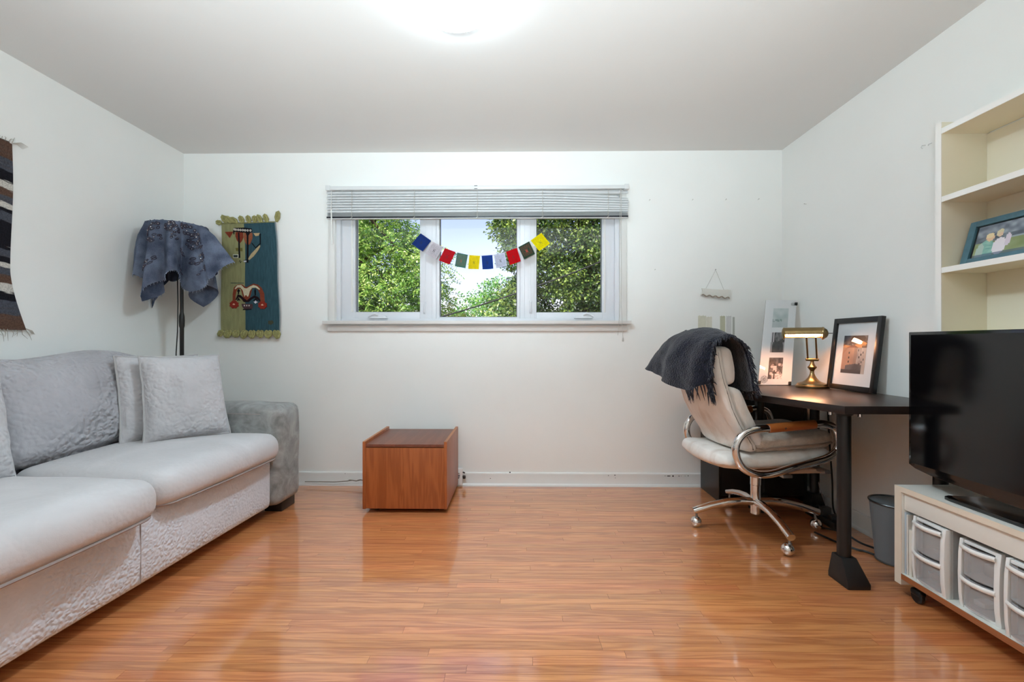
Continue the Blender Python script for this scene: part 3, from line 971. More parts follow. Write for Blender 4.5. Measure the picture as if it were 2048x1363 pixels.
# ------------------------------------------------------------------ floor lamp and cloth
FX, FY = -2.245, 2.985
fl = thing('floor_lamp', (FX, FY, 0), 'black floor lamp standing behind the sofa under a cloth', 'floor lamp')
MB().lathe([(.11, 0), (.115, .008), (.10, .02), (.03, .03), (.014, .05)], (FX, FY, 0), 28).build('base', blackp_m, fl)
MB().lathe([(.0125, .03), (.0125, 1.14), (.016, 1.155), (.017, 1.19), (.016, 1.22), (.0105, 1.245), (.0105, 1.66), (.02, 1.68), (.02, 1.74), (.012, 1.76)], (FX, FY, 0), 14).build('pole', blackp_m, fl)
cm = MB().tube([(FX - .02, FY - .016, 1.62), (FX - .014, FY - .016, 1.3), (FX - .017, FY - .016, 1.12), (FX - .026, FY - .016, .98), (FX - .03, FY - .016, .75), (FX - .03, FY - .016, .2), (FX - .05, FY - .02, .03)], .0035, 6)
cm.build('cord', blackp_m, fl)
SX, SY, SZ, SRAD = -2.258, 2.965, 1.806, .172
MB().lathe([(.098, 1.62), (.096, 1.62), (.140, 1.797), (.144, 1.80), (.098, 1.62)], (SX, SY, 0), 36).build('lamp_shade', mat('shade_linen', (120, 118, 112), rough=.9), fl)
def denim():
    m = bpy.data.materials.new('washed_denim'); m.use_nodes = True
    n = m.node_tree.nodes; l = m.node_tree.links; b = n['Principled BSDF']
    b.inputs['Roughness'].default_value = .9; b.inputs['Specular IOR Level'].default_value = .1
    tc = n.new('ShaderNodeTexCoord')
    n1 = n.new('ShaderNodeTexNoise'); n1.inputs['Scale'].default_value = 9; n1.inputs['Detail'].default_value = 6
    n2 = n.new('ShaderNodeTexNoise'); n2.inputs['Scale'].default_value = 300
    l.new(tc.outputs['Object'], n1.inputs[0]); l.new(tc.outputs['Object'], n2.inputs[0])
    ad = n.new('ShaderNodeMath'); ad.operation = 'MULTIPLY_ADD'; ad.inputs[1].default_value = .35
    l.new(n2.outputs[0], ad.inputs[0]); l.new(n1.outputs[0], ad.inputs[2])
    rp = n.new('ShaderNodeValToRGB')
    rp.color_ramp.elements[0].position = .5; rp.color_ramp.elements[0].color = lin((62, 70, 88))
    rp.color_ramp.elements[1].position = .85; rp.color_ramp.elements[1].color = lin((112, 122, 142))
    l.new(ad.outputs[0], rp.inputs[0]); l.new(rp.outputs[0], b.inputs['Base Color'])
    bp = n.new('ShaderNodeBump'); bp.inputs['Strength'].default_value = .3; bp.inputs['Distance'].default_value = .003
    l.new(n2.outputs[0], bp.inputs['Height']); l.new(bp.outputs[0], b.inputs['Normal'])
    return m
denim_m = denim()
cloth = thing('denim_cloth', (SX, SY, 1.37), 'square blue denim cloth with beaded flowers draped over the floor lamp', 'cloth')
HALF = .485
ROT = math.radians(34.7)
def wrap(a):
    return (a + PI) % (2 * PI) - PI
def hem(th):
    """distance from the middle of the cloth to its hem at angle th"""
    L = HALF / max(abs(math.cos(th - ROT)), abs(math.sin(th - ROT)))
    L *= (1 + .03 * math.sin(9 * th)) * (1 - .24 * math.exp(-(wrap(th - .05) / .40) ** 2)) * (1 + .16 * math.exp(-(wrap(th + .62) / .22) ** 2))
    return L
def cloth_pt(th, p):
    """point of the cloth at angle th, fraction p of the way to its square hem"""
    L = hem(th)
    rho = p * L
    if rho < SRAD:
        return Vector((SX + rho * math.cos(th), SY + rho * math.sin(th), SZ + .004 - .006 * math.sin(rho * 30) * .3))
    h = rho - SRAD
    fold = math.sin(11 * th + .8 + .5 * math.sin(3 * th)) + .4 * math.sin(5 * th + 2.0)
    flare = .45 * math.exp(-(wrap(th - .0) / .36) ** 2)
    k = min(1, h / .06)
    rad = SRAD + .004 * k + h * (.02 + flare) + k * (.019 + h * .13) * fold
    drop = h * math.sqrt(max(.2, 1 - flare * flare * 1.5)) 
    x = SX + rad * math.cos(th); y_ = SY + rad * math.sin(th)
    x = max(x, XL + .012)
    return Vector((x, y_, SZ - drop + .010 * (1 - k)))
NT, NP = 180, 40
mbc = MB()
vs = [tuple(cloth_pt(2 * PI * i / NT, j / NP)) for i in range(NT) for j in range(1, NP + 1)]
vs.append((SX, SY, SZ + .004))
fs = []
for i in range(NT):
    i2 = (i + 1) % NT
    fs.append((i * NP, i2 * NP, NT * NP))
    for j in range(NP - 1):
        fs.append((i * NP + j, i * NP + j + 1, i2 * NP + j + 1, i2 * NP + j))
mbc.add(vs, fs)
mbc.build('fabric', denim_m, cloth, solid=.0015)
fr_ = MB(); rc = random.Random(5)
for i in range(110):
    th = -PI * (.85 - i / 110 * 1.06)
    p = cloth_pt(th, 1.0); d = (p - cloth_pt(th, .96)).normalized()
    q = p + d * rc.uniform(.006, .016) + Vector((rc.uniform(-.005, .005), rc.uniform(-.004, .004), 0))
    fr_.tube([p, (p + q) / 2 + Vector((rc.uniform(-.002, .002), 0, 0)), q], [.0011, .001, .0006], 4)
fr_.build('frayed_hem', mat('frayed_thread', (160, 170, 192), rough=.9), cloth)['kind'] = 'stuff'
bead_d = mat('smoky_bead', (58, 52, 64), rough=.25); bead_s = mat('silver_bead', (205, 200, 205), rough=.15, metal=1.0)
def bead_flower(th, p, size, n):
    """dark petals and silver beads sewn on the cloth, following its folds"""
    size *= .95
    q = MB(); s_ = MB()
    rr = random.Random(int(th * 1000) + n)
    def on(dx, dz):
        return cloth_pt(th + dx / .185, min(.99, p + dz / .60)) + Vector((math.cos(th), math.sin(th), 0)) * .006 + Vector((0, -.003, 0))
    for k in range(n):
        ang = 2 * PI * k / n + rr.uniform(-.3, .3); rad = size * rr.uniform(.45, 1.0)
        ring = [on(rad * math.cos(ang) + size * .24 * math.cos(t), rad * math.sin(ang) + size * .24 * math.sin(t)) for t in [2 * PI * j / 8 for j in range(8)]]
        q.tube(ring, size * .085, 5, closed=True)
        if k % 2 == 0: s_.ball(tuple(on(rad * math.cos(ang), rad * math.sin(ang)) + Vector((0, -.003, 0))), size * .11, 6, 4)
    s_.ball(tuple(on(0, 0) + Vector((0, -.005, 0))), size * .16, 8, 5)
    o = q.build('bead_flower', bead_d, cloth)
    s_.build('beads', bead_s, o)['kind'] = 'stuff'
for th, h, sz, n in ((-1.62, .05, .032, 8), (-1.55, .11, .028, 7), (-1.12, .03, .034, 9), (-.95, .05, .030, 8), (-1.0, .10, .022, 6), (-.62, .05, .034, 9), (-.45, .09, .034, 9), (-.52, .15, .026, 7),
                     (-.72, .19, .018, 5), (-.42, .23, .032, 8), (-.40, .30, .020, 5), (-1.62, .27, .026, 6), (-.75, .30, .016, 4), (-1.9, .20, .014, 4), (-.30, .14, .020, 5)):
    p = (SRAD + h) / hem(th)
    bead_flower(th, p, sz, n)

# ------------------------------------------------------------------ striped rug on the left wall
rug = thing('striped_rug', (XL + .01, 1.80, 1.10), 'striped brown, black, grey and white woven rug hung on the left wall', 'wall rug')
RZ0, RZ1 = 1.105, 2.018
stripes = [(0, .09, 'br'), (.09, .155, 'gr'), (.155, .205, 'bk'), (.205, .216, 'ln'), (.216, .25, 'wh'), (.25, .29, 'br'), (.29, .325, 'gr'), (.325, .355, 'wh'), (.355, .375, 'bk'), (.375, .425, 'gr'), (.425, .575, 'bk'), (.575, .615, 'gr'), (.615, .645, 'bk'),
           (.645, .67, 'wh'), (.67, .71, 'gr'), (.71, .755, 'br'), (.755, .795, 'wh'), (.795, .806, 'ln'), (.806, .845, 'bk'), (.845, .92, 'gr'), (.92, 1.01, 'br')]
RC = {'br': (98, 74, 62), 'gr': (78, 82, 92), 'bk': (32, 31, 37), 'wh': (206, 202, 194), 'ln': (120, 118, 114)}
def rug_edge(v):
    """right edge (distance along the wall) at height fraction v from the top"""
    return 2.165 + .006 * math.sin(v * 7) + max(0, v - .68) ** 1.5 * .30
rm = MB(); rcol = []
NV, NU = 220, 30
Y0R = 1.50
for j in range(NV + 1):
    v = j / NV
    for i in range(NU + 1):
        u = i / NU
        y_ = Y0R + (rug_edge(v) - Y0R) * u
        z = RZ1 - (RZ1 - RZ0) * v - .02 * (1 - u) * 0 - .010 * (u ** 3) * (1 - v)
        x = XL + .010 + .006 * (1 + math.sin(y_ * 16 + v * 3)) * .5 + .012 * max(0, v - .7) * u
        rm.v.append((x, y_, z))
        vv = v + .003 * math.sin(y_ * 60)
        c = RC['br']
        for k, (a, b, nme) in enumerate(stripes):
            if a <= vv < b:
                c = RC[nme]
                if nme in ('gr', 'br'):   # woven gradient towards a neighbouring colour
                    other = RC['br' if nme == 'gr' else 'gr']
                    c = mixc(c, other, .35 * abs(noise.noise(Vector((v * 40, 2, 0)))) + .1 * noise.noise(Vector((y_ * 200, v * 300, 0))))
                if nme == 'ln': c = RC['wh'] if int((vv - a) / .0028) % 2 else RC['bk']
        if noise.noise(Vector((y_ * 90, v * 160, 5))) > .62: c = mixc(c, (200, 195, 185), .5)
        rcol.append(lin(c))
for j in range(NV):
    for i in range(NU):
        a = j * (NU + 1) + i
        rm.f.append((a, a + 1, a + NU + 2, a + NU + 1))
weave_m = print_mat('woven_print', rough=.95, weave=.5)
rm.build('woven_panel', weave_m, rug, colors=rcol, flat=True)
bk_ = MB().grid(lambda u, v: (XL + .005, Y0R + (rug_edge(v) - .004 - Y0R) * u, RZ1 - (RZ1 - RZ0) * v), 4, 30)
bk_.build('backing', mat('rug_back', (80, 72, 66), rough=.95), rug)
fq = MB(); rr = random.Random(8)
for i in range(46):
    y_ = Y0R + (rug_edge(0) - Y0R) * i / 45
    L = rr.uniform(.015, .04)
    fq.tube([(XL + .012, y_, RZ1 - .004), (XL + .016, y_ + rr.uniform(-.005, .012), RZ1 + L * .4), (XL + .014, y_ + rr.uniform(-.01, .025), RZ1 + L * rr.uniform(.1, .8))], [.0016, .0014, .0006], 4)
    y2 = Y0R + (rug_edge(1) - Y0R) * i / 45
    fq.tube([(XL + .014, y2, RZ0 + .004), (XL + .018, y2 + rr.uniform(-.01, .015), RZ0 - L * .7), (XL + .016, y2 + rr.uniform(-.01, .03), RZ0 - L * 1.5)], [.0016, .0014, .0006], 4)
for k in range(5):
    fq.tube([(XL + .012, rug_edge(0), RZ1 - .006), (XL + .016, rug_edge(0) + .02 + .004 * k, RZ1 - .004 + .004 * k), (XL + .016, rug_edge(0) + .045 + .006 * k, RZ1 - .016 + .005 * k)], [.0018, .0016, .0007], 4)
    fq.tube([(XL + .016, rug_edge(1), RZ0 + .008), (XL + .018, rug_edge(1) + .015 + .003 * k, RZ0 - .002), (XL + .016, rug_edge(1) + .03 + .003 * k, RZ0 - .02)], [.0018, .0016, .0007], 4)
fq.build('fringe', mat('rug_fringe', (176, 170, 160), rough=.95), rug)['kind'] = 'stuff'

# ------------------------------------------------------------------ green and teal weaving on the back wall
HX0, HX1, HZ0, HZ1, HY = -2.178, -1.752, 1.128, 1.922, 3.293
hang = thing('wall_weaving', (-1.965, HY, 1.12), 'olive and teal woven wall hanging with looped tassels beside the lamp', 'wall hanging')
olive_m = mat('olive_weave', (146, 145, 104), rough=.95, spec=.1, vary=.14, vscale=10, stretch=(6, 1, 1), bump=.5, bscale=160, bstretch=(1, 1, 3))
teal_m = mat('teal_weave', (56, 84, 94), rough=.95, spec=.1, vary=.2, vscale=14, stretch=(7, 1, 1), bump=.5, bscale=160, bstretch=(1, 1, 3))
def hxy(u, v, off=0.0):
    """u across 0..1, v down 0..1 on the weaving; it bellies a little and its right edge slants"""
    xl = HX0 + .004 * math.sin(v * 6)
    xr = HX1 - .030 * (1 - v) ** 2 + .004 * math.sin(v * 9)
    x = xl + (xr - xl) * u
    z = HZ1 - (HZ1 - HZ0) * v + .010 * (u - .5) * (1 - v)
    yy = HY - .006 * (1 + math.sin(u * 9 + v * 2)) * .5 - off
    return (x, yy, z)
SPL = .415
MB().grid(lambda u, v: hxy(u * SPL, v), 12, 36).build('olive_panel', olive_m, hang, solid=-.004)
MB().grid(lambda u, v: hxy(SPL + u * (1 - SPL), v), 16, 36).build('teal_panel', teal_m, hang, solid=-.004)
def P2(px, py):
    """photograph detail coordinates (crop 450..565 x 450..540) onto the weaving"""
    return ((px - 447) / 118, (py - 447) / 214)
def motif(name, pts, c, off=.0035, th=.003, m=None):
    n = len(pts)
    uv = [P2(*p) for p in pts]
    front = [hxy(u, v, off + .003) for u, v in uv]
    back = [hxy(u, v, 0) for u, v in uv]
    mb = MB().add(front + back, [tuple(range(n))] + [(i, (i + 1) % n, (i + 1) % n + n, i + n) for i in range(n)])
    return mb.build(name, m or mat('yarn_%d_%d_%d' % c, c, rough=.95, spec=.1, vary=.15, vscale=120), hang, smooth=False)
RED, RUST, TAN, BLK, CRM = (122, 54, 38), (140, 82, 58), (182, 156, 118), (26, 24, 28), (206, 196, 166)
def Q(l): return [(450 + x / 15.15, 450 + y / 15.15) for x, y in l]
def R(l): return [(455 + x / 12.39, 555 + y / 12.39) for x, y in l]
motif('red_triangle', Q([(70, 215), (350, 210), (225, 400)]), RED)
motif('woven_pendant', Q([(420, 230), (660, 230), (650, 400), (600, 500), (530, 570), (450, 470), (410, 350)]), RED)
motif('woven_pendant', Q([(690, 250), (960, 260), (950, 420), (860, 600), (760, 620), (690, 500), (665, 380)]), RUST)
motif('tan_patch', Q([(990, 270), (1210, 270), (1160, 350), (1060, 360)]), TAN)
motif('dark_band', Q([(380, 100), (700, 95), (950, 130), (960, 235), (640, 245), (385, 215), (370, 300), (350, 290), (345, 140)]), BLK, .004)
motif('dark_strip', Q([(505, 245), (545, 245), (545, 1000), (500, 1000)]), BLK, .005)
motif('dark_strip', Q([(740, 240), (900, 240), (830, 340), (805, 1150), (660, 1130), (655, 1070), (755, 1060), (775, 340)]), BLK, .005)
motif('dark_strip', Q([(1205, 300), (1240, 290), (1220, 620), (1190, 620)]), BLK, .004)
motif('dark_strip', Q([(930, 550), (1050, 690), (1190, 580), (1180, 620), (1050, 725), (920, 580)]), BLK, .004)
motif('olive_patch', Q([(400, 700), (610, 700), (620, 800), (420, 790)]), (112, 104, 56), .003)
motif('tan_leaf', Q([(790, 1040), (900, 880), (1080, 720), (1190, 630), (1200, 680), (1130, 790), (980, 960), (830, 1070)]), (176, 158, 122), .004)
motif('white_square', Q([(320, 890), (490, 890), (485, 1000), (320, 1000)]), (206, 206, 186), .003)
motif('dark_square', Q([(340, 915), (470, 915), (465, 980), (345, 980)]), (56, 62, 62), .0045)
motif('white_chip', Q([(665, 1085), (750, 1085), (750, 1130), (665, 1130)]), (190, 190, 196), .0065)
motif('dark_tick', Q([(510, 1110), (540, 1060), (550, 1065), (520, 1120)]), BLK)
motif('dark_tick', Q([(540, 1150), (570, 1090), (580, 1100), (555, 1155)]), BLK)
for k in range(8):   # a row of small beads on the dark band
    x_, y_ = (398, 445, 520, 590, 665, 738, 820, 912)[k], (150, 160, 165, 172, 175, 182, 187, 190)[k]
    u, v = P2(450 + x_ / 15.15, 450 + y_ / 15.15)
    c = hxy(u, v, .010)
    ring = [(c[0] + .0052 * math.cos(t), c[1], c[2] + .0062 * math.sin(t)) for t in [2 * PI * j / 8 for j in range(8)]]
    MB().tube(ring, .0026, 6, closed=True).build('bead', mat('bone_bead', (206, 200, 190), rough=.4), hang)
# ram-horn motif
motif('thin_line', R([(150, 122), (480, 128), (480, 140), (150, 136)]), (40, 56, 62), .002)
outer = [(200, 600), (200, 400), (230, 240), (320, 165), (430, 165), (540, 240), (640, 190), (740, 150), (860, 180), (950, 260), (1010, 400), (1010, 600)]
inner = [(905, 600), (900, 400), (850, 300), (780, 250), (700, 260), (660, 420), (610, 560), (540, 590), (470, 540), (440, 400), (400, 270), (330, 270), (290, 340), (270, 450), (265, 600)]
motif('rust_arch', R(outer + inner), (126, 62, 44), .003)
motif('cream_arch', R([(255, 270), (320, 185), (420, 180), (500, 260), (560, 265), (640, 225), (740, 185), (830, 215), (910, 290), (890, 305), (800, 250), (700, 255), (640, 330), (610, 430), (590, 470), (565, 460), (560, 435), (515, 435), (500, 470), (485, 420), (460, 320), (400, 245), (330, 240), (270, 285)]), CRM, .0055)
motif('dark_chevron', R([(270, 545), (330, 410), (400, 430), (480, 500), (560, 560), (640, 500), (760, 440), (850, 480), (910, 560), (900, 590), (830, 540), (760, 500), (690, 530), (600, 600), (480, 600), (420, 520), (350, 470), (300, 540)]), (36, 22, 26), .005)
motif('dark_arrow', R([(330, 400), (335, 345), (305, 335), (350, 270), (385, 330), (360, 345), (358, 405)]), BLK)
motif('dark_arrow', R([(300, 570), (345, 490), (395, 570), (350, 555)]), BLK)
motif('dark_arrow', R([(765, 440), (755, 330), (780, 270), (800, 330), (795, 440)]), BLK)
motif('dark_arrow', R([(700, 580), (780, 510), (850, 580), (780, 560)]), BLK)
motif('white_flower', R([(730, 595), (770, 590), (785, 560), (800, 590), (845, 598), (800, 625), (775, 640), (755, 615)]), (210, 210, 220), .005)
for cx, cy in ((240, 660), (960, 680)):
    motif('red_pompom', R([(cx + (95 + 22 * (i % 2)) * math.cos(2 * PI * i / 16), cy + (85 + 18 * (i % 2)) * math.sin(2 * PI * i / 16)) for i in range(16)]), (134, 48, 38), .008)
    motif('cream_tip', R([(cx - 30, cy - 5), (cx, cy - 30), (cx + 30, cy - 5), (cx + 20, cy + 10), (cx - 20, cy + 10)]), (222, 178, 150), .010)
motif('plum_band', R([(420, 640), (700, 650), (700, 760), (480, 770), (430, 700)]), (84, 62, 66), .004)
motif('dark_band', R([(450, 770), (670, 765), (670, 785), (450, 795)]), BLK, .004)
for cx in (495, 555, 615):
    motif('white_chip', R([(cx - 14, 672), (cx + 14, 670), (cx + 10, 702), (cx - 8, 704)]), (216, 210, 204), .007)
motif('brown_patch', R([(1085, 1060), (1190, 1050), (1215, 1110), (1150, 1160), (1080, 1130)]), (72, 72, 60), .003)
MB().tube([hxy(1.0, v / 20, .003) for v in range(21)], .004, 6).build('edge_cord', mat('grey_cord', (120, 130, 136), rough=.9), hang)
MB().tube([hxy(u / 20, 0.0, .003) for u in range(21)], .005, 6).build('edge_cord', mat('olive_cord', (128, 128, 88), rough=.9), hang)
loop_m = mat('olive_loops', (156, 152, 98), rough=.95, vary=.25, vscale=90, bump=.6, bscale=260)
def loop(u, v, L, ang, w=.010):
    c = Vector(hxy(u, v, .006)); d = Vector((math.cos(ang), -.15, math.sin(ang))); s = Vector((-math.sin(ang), 0, math.cos(ang)))
    pts = [c, c + d * L * .45 + s * w, c + d * L * .95 + s * w * .7, c + d * L * 1.05, c + d * L * .9 - s * w * .7, c + d * L * .4 - s * w, c]
    MB().tube(pts, [.008, .0105, .010, .009, .010, .0105, .008], 7).build('tassel_loop', loop_m, hang)
for k, (u, ang, L) in enumerate(((.0, 160, .03), (.10, 115, .055), (.2, 130, .055), (.3, 140, .05), (.4, 110, .045), (.52, 100, .045), (.63, 95, .042), (.75, 115, .05), (.86, 105, .05), (1.03, 75, .07))):
    loop(u, .0, L, math.radians(ang))
for k in range(15):
    loop(.03 + k * .068, .995, .040 + .006 * ((k * 7) % 3), math.radians(-90 + ((k * 37) % 70) - 35), .013)

# ------------------------------------------------------------------ teak cabinet
cab = thing('low_cabinet', (-.695, 3.01, 0), 'low teak cabinet with raised side panels under the window', 'cabinet')
CX0, CX1, CY0, CY1 = -.955, -.437, 2.755, 3.268
for x0, x1 in ((CX0, CX0 + .0185), (CX1 - .0185, CX1)):
    sp = MB().box(x0, x1, CY0, CY1, .026, .437).build('side_panel', cab_m, cab, bevel=.0015)
    MB().box(x0 + .0012, x1 - .0012, CY0 + .001, CY1 - .001, .4368, .4386).build('edge_band', cabedge_m, sp, smooth=False)
MB().box(CX0 + .019, CX1 - .019, CY0 + .004, CY0 + .022, .028, .400).build('front_panel', cab_m, cab, bevel=.001)
MB().box(CX0 + .019, CX1 - .019, CY0 + .006, CY1 - .006, .404, .421).build('top_panel', cabtop_m, cab, bevel=.001)
MB().box(CX0 + .019, CX1 - .019, CY1 - .02, CY1 - .008, .03, .402).build('back_panel', cab_m, cab, smooth=False)
MB().box(CX0 + .019, CX1 - .019, CY0 + .024, CY1 - .022, .028, .044).build('bottom_panel', cab_m, cab, smooth=False)
for x in (CX0 + .07, CX1 - .07):
    for y_ in (CY0 + .07, CY1 - .07):
        MB().lathe([(.0125, -.012), (.0138, -.006), (.0138, .006), (.0125, .012)], (x, y_, .0138), 14, 'x').build('caster', plastic_m, cab)

# ------------------------------------------------------------------ jack, plug and cable at the baseboard
jack = thing('wall_jack', (-.42, 3.28, .075), 'white wall jack with dark slots on the baseboard beside the teak cabinet', 'socket')
MB().box(-.444, -.406, 3.272, 3.2965, .012, .132).build('housing', wplastic_m, jack, bevel=.004)
for z in (.098, .086, .078, .070, .062):
    MB().box(-.440, -.428 + .004 * math.sin(z * 900), 3.2708, 3.2725, z - .002, z + .002).build('slot', dark_m, jack, smooth=False)
MB().tube([(-.404, 3.28, .104), (-.393, 3.276, .102), (-.388, 3.276, .100)], [.0045, .005, .004], 7).build('plug_pin', mat('brown_plug', (46, 32, 28), rough=.5), jack)
MB().puff(-.406, -.384, 3.268, 3.29, .058, .080, .006, (0, 0, 0), (4, 4, 4), .003, 60).build('plug', mat('brown_plug', (46, 32, 28), rough=.5), jack)
cable = MB().tube([(-1.56, 3.283, .030), (-1.45, 3.276, .032), (-1.34, 3.274, .031), (-1.25, 3.275, .038), (-1.21, 3.275, .044), (-1.18, 3.272, .040), (-1.15, 3.274, .046), (-1.10, 3.274, .043), (-.97, 3.277, .042), (-.9, 3.285, .040), (-.6, 3.286, .04), (-.45, 3.285, .06)], .0035, 6)
cable.tube([(-1.215, 3.273, .047), (-1.235, 3.272, .047), (-1.232, 3.272, .042)], .002, 5)
cable.tube([(-1.17, 3.272, .046), (-1.15, 3.270, .051), (-1.13, 3.272, .047)], .002, 5)
tag(cable.build('thin_cable', mat('grey_cable', (120, 112, 100), rough=.6)), 'thin tied grey cable along the baseboard between sofa and teak cabinet', 'cable')

# ------------------------------------------------------------------ desk
desk = thing('desk', (1.55, 2.4, 0), 'black brown corner desk with steel tube leg by the right wall', 'desk')
DZ = .775
poly = [(1.373, 1.925), (1.905, 1.925), (1.905, 2.895), (1.215, 2.895), (1.199, 2.45)]
MB().prism(poly, DZ - .034, DZ).build('desktop', desk_m, desk, bevel=.002)
def desk_leg(cx, cy, fx, fy):
    lg = MB().lathe([(.0265, .08), (.0265, DZ - .05), (.034, DZ - .045), (.034, DZ - .034)], (cx, cy, 0), 20).build('leg', blackp_m, desk)
    # flared foot: square block under the tube widening towards the floor
    w0, w1 = .032, .046
    x0, x1, y0, y1 = cx - w1 + fx * .01, cx + w1 + fx * .015, cy - .045 - fy * .03, cy + .05
    top = [(cx - w0, cy - w0, .115), (cx + w0, cy - w0, .115), (cx + w0, cy + w0, .115), (cx - w0, cy + w0, .115)]
    mid = [(x0, y0, .022), (x1, y0, .022), (x1, y1, .022), (x0, y1, .022)]
    bot = [(x0, y0, 0), (x1, y0, 0), (x1, y1, 0), (x0, y1, 0)]
    f = MB().add(top + mid + bot, [(0, 1, 2, 3), (4, 5, 1, 0), (5, 6, 2, 1), (6, 7, 3, 2), (7, 4, 0, 3), (8, 9, 5, 4), (9, 10, 6, 5), (10, 11, 7, 6), (11, 8, 4, 7), (11, 10, 9, 8)])
    f.build('foot', plastic_m, lg, bevel=.005)
desk_leg(1.423, 2.0, 1, 1)
desk_leg(1.84, 2.0, 0, 0)
desk_leg(1.84, 2.84, 0, 0)
desk_leg(1.50, 2.84, 0, 0)
for x, y_ in ((1.385, 2.03), (1.47, 1.97)):
    MB().lathe([(.008, DZ - .052), (.008, DZ - .034)], (x, y_, 0), 10).build('levelling_bolt', chrome_m, desk)

cabk = thing('black_cabinet', (1.6, 3.14, 0), 'plain black low cabinet against the window wall behind the desk', 'cabinet')
MB().box(1.312, 1.33, 2.985, 3.28, .0, .70).build('side_panel', black_m, cabk, bevel=.001)
MB().box(1.868, 1.886, 2.985, 3.28, 0, .70).build('side_panel', black_m, cabk, bevel=.001)
MB().box(1.331, 1.867, 2.99, 3.006, .04, .68).build('door', black_m, cabk, bevel=.001)
MB().box(1.312, 1.886, 2.985, 3.28, .701, .718).build('top_panel', black_m, cabk, bevel=.001)
MB().box(1.331, 1.867, 3.262, 3.278, .0, .70).build('back_panel', black_m, cabk, smooth=False)

# ------------------------------------------------------------------ banker's lamp
BLX, BLY = 1.762, 2.742
lamp = thing('desk_lamp', (BLX, BLY, DZ), 'antique brass banker desk lamp, switched on, on the black desk', 'desk lamp')
z0 = DZ
MB().lathe([(.086, z0), (.088, z0 + .004), (.087, z0 + .012), (.080, z0 + .016), (.078, z0 + .024), (.066, z0 + .028), (.050, z0 + .033), (.036, z0 + .042), (.022, z0 + .060), (.014, z0 + .078), (.011, z0 + .088)],
           (BLX, BLY, 0), 40).build('base', brass_m, lamp)
MB().lathe([(.011, z0 + .085), (.012, z0 + .092), (.010, z0 + .096), (.013, z0 + .104), (.024, z0 + .118), (.025, z0 + .123), (.017, z0 + .130), (.012, z0 + .142), (.009, z0 + .154), (.011, z0 + .158), (.006, z0 + .162)],
           (BLX, BLY, 0), 28).build('stem', brass_m, lamp)
hd = Vector((1.775 - 1.600, 2.665 - 2.755, 0)).normalized()      # axis of the shade, left-far to right-near
hn = Vector((-hd.y, hd.x, 0))
hub_c = Vector((BLX, BLY, z0 + .167))
MB().tube([hub_c - hd * .034, hub_c - hd * .030, hub_c + hd * .030, hub_c + hd * .034], [.005, .009, .009, .005], 12).build('hub', brass_m, lamp)
SHC = Vector((1.688, 2.712, 1.098))
SHL = .098
for s in (-.022, .024):
    a_ = hub_c + hd * s
    b_ = SHC + hd * (.040 + s) + Vector((0, 0, -.022))
    MB().tube([a_, a_.lerp(b_, .5), b_], .005, 10).build('arm', brass_m, lamp)
def shade_pt(u, v, rad):
    """half-open cylinder: the opening faces down and towards the room"""
    a = math.radians(-10 + 236 * v)
    p = SHC + hd * (SHL * (2 * u - 1))
    return tuple(p - hn * (rad * math.cos(a)) * 1 + Vector((0, 0, rad * math.sin(a))))
MB().grid(lambda u, v: shade_pt(u, v, .034), 10, 28).build('lamp_shade', brass_m, lamp, solid=-.002)
for sgn in (-1, 1):
    c = SHC + hd * (SHL * sgn)
    rot = hd.to_track_quat('Z', 'Y').to_matrix().to_4x4()
    mb = MB(); mb.M = Matrix.Translation(c) @ rot
    if sgn > 0: mb.lathe([(.0365, -.004), (.038, 0), (.0365, .004), (.032, .009), (.026, .016), (.024, .020), (.012, .026), (.0005, .028)], (0, 0, 0), 32)
    else: mb.lathe([(.0005, -.012), (.024, -.008), (.033, -.004), (.0375, 0), (.0365, .004)], (0, 0, 0), 32)
    e = mb.build('end_cap', brass_m, lamp)
    if sgn > 0:
        MB().tube([c + hd * .026, c + hd * .05], [.0035, .003], 8).build('switch_knob', steel_m, e)
MB().tube([SHC + hd * -.088 + Vector((0, 0, -.006)), SHC + hd * .088 + Vector((0, 0, -.006))], .0125, 14).build('tube_bulb', mat('bulb_glow', (255, 240, 220), emit=(255, 180, 132), emit_s=DESK_LAMP), lamp)
MB().tube([(BLX + .08, BLY + .02, DZ + .005), (BLX + .10, BLY + .0, DZ + .0045), (BLX + .115, BLY + .04, DZ + .0045), (BLX + .13, BLY + .12, DZ + .0045), (1.895, 2.9, DZ - .1), (1.895, 2.93, .5)], .003, 6).build('power_cord', plastic_m, lamp)

# ------------------------------------------------------------------ clip frame with three photographs
A0, A1 = Vector((1.508, 2.874, DZ + .002)), Vector((1.712, 2.882, DZ + .002))
UP = Vector((.176, .232, .556))
acr = (A1 - A0); W_ = acr.length; ah = acr.normalized()
acr2 = ah * (W_ * 1.04)
nrm = ah.cross(UP).normalized()
if nrm.y > 0: nrm = -nrm
clipf = thing('clip_frame', tuple((A0 + A1) / 2), 'tall white clip frame holding three grey photographs in the desk corner', 'picture frame')
def cf(u, v, d=0.0): return A0 + acr2 * u + UP * v + nrm * d
def slab(mb, u0, u1, v0, v1, d0, d1):
    c = [cf(u0, v0, d0), cf(u1, v0, d0), cf(u1, v1, d0), cf(u0, v1, d0), cf(u0, v0, d1), cf(u1, v0, d1), cf(u1, v1, d1), cf(u0, v1, d1)]
    return mb.add([tuple(p) for p in c], [(3, 2, 1, 0), (4, 5, 6, 7), (0, 1, 5, 4), (1, 2, 6, 5), (2, 3, 7, 6), (3, 0, 4, 7)])
slab(MB(), 0, 1, 0, 1, -.004, 0).build('backing_board', mat('frame_board', (150, 142, 134), rough=.7), clipf)
slab(MB(), .002, .998, .001, .999, .0005, .0015).build('mat_board', mat('white_mount', (226, 228, 230), rough=.6), clipf)
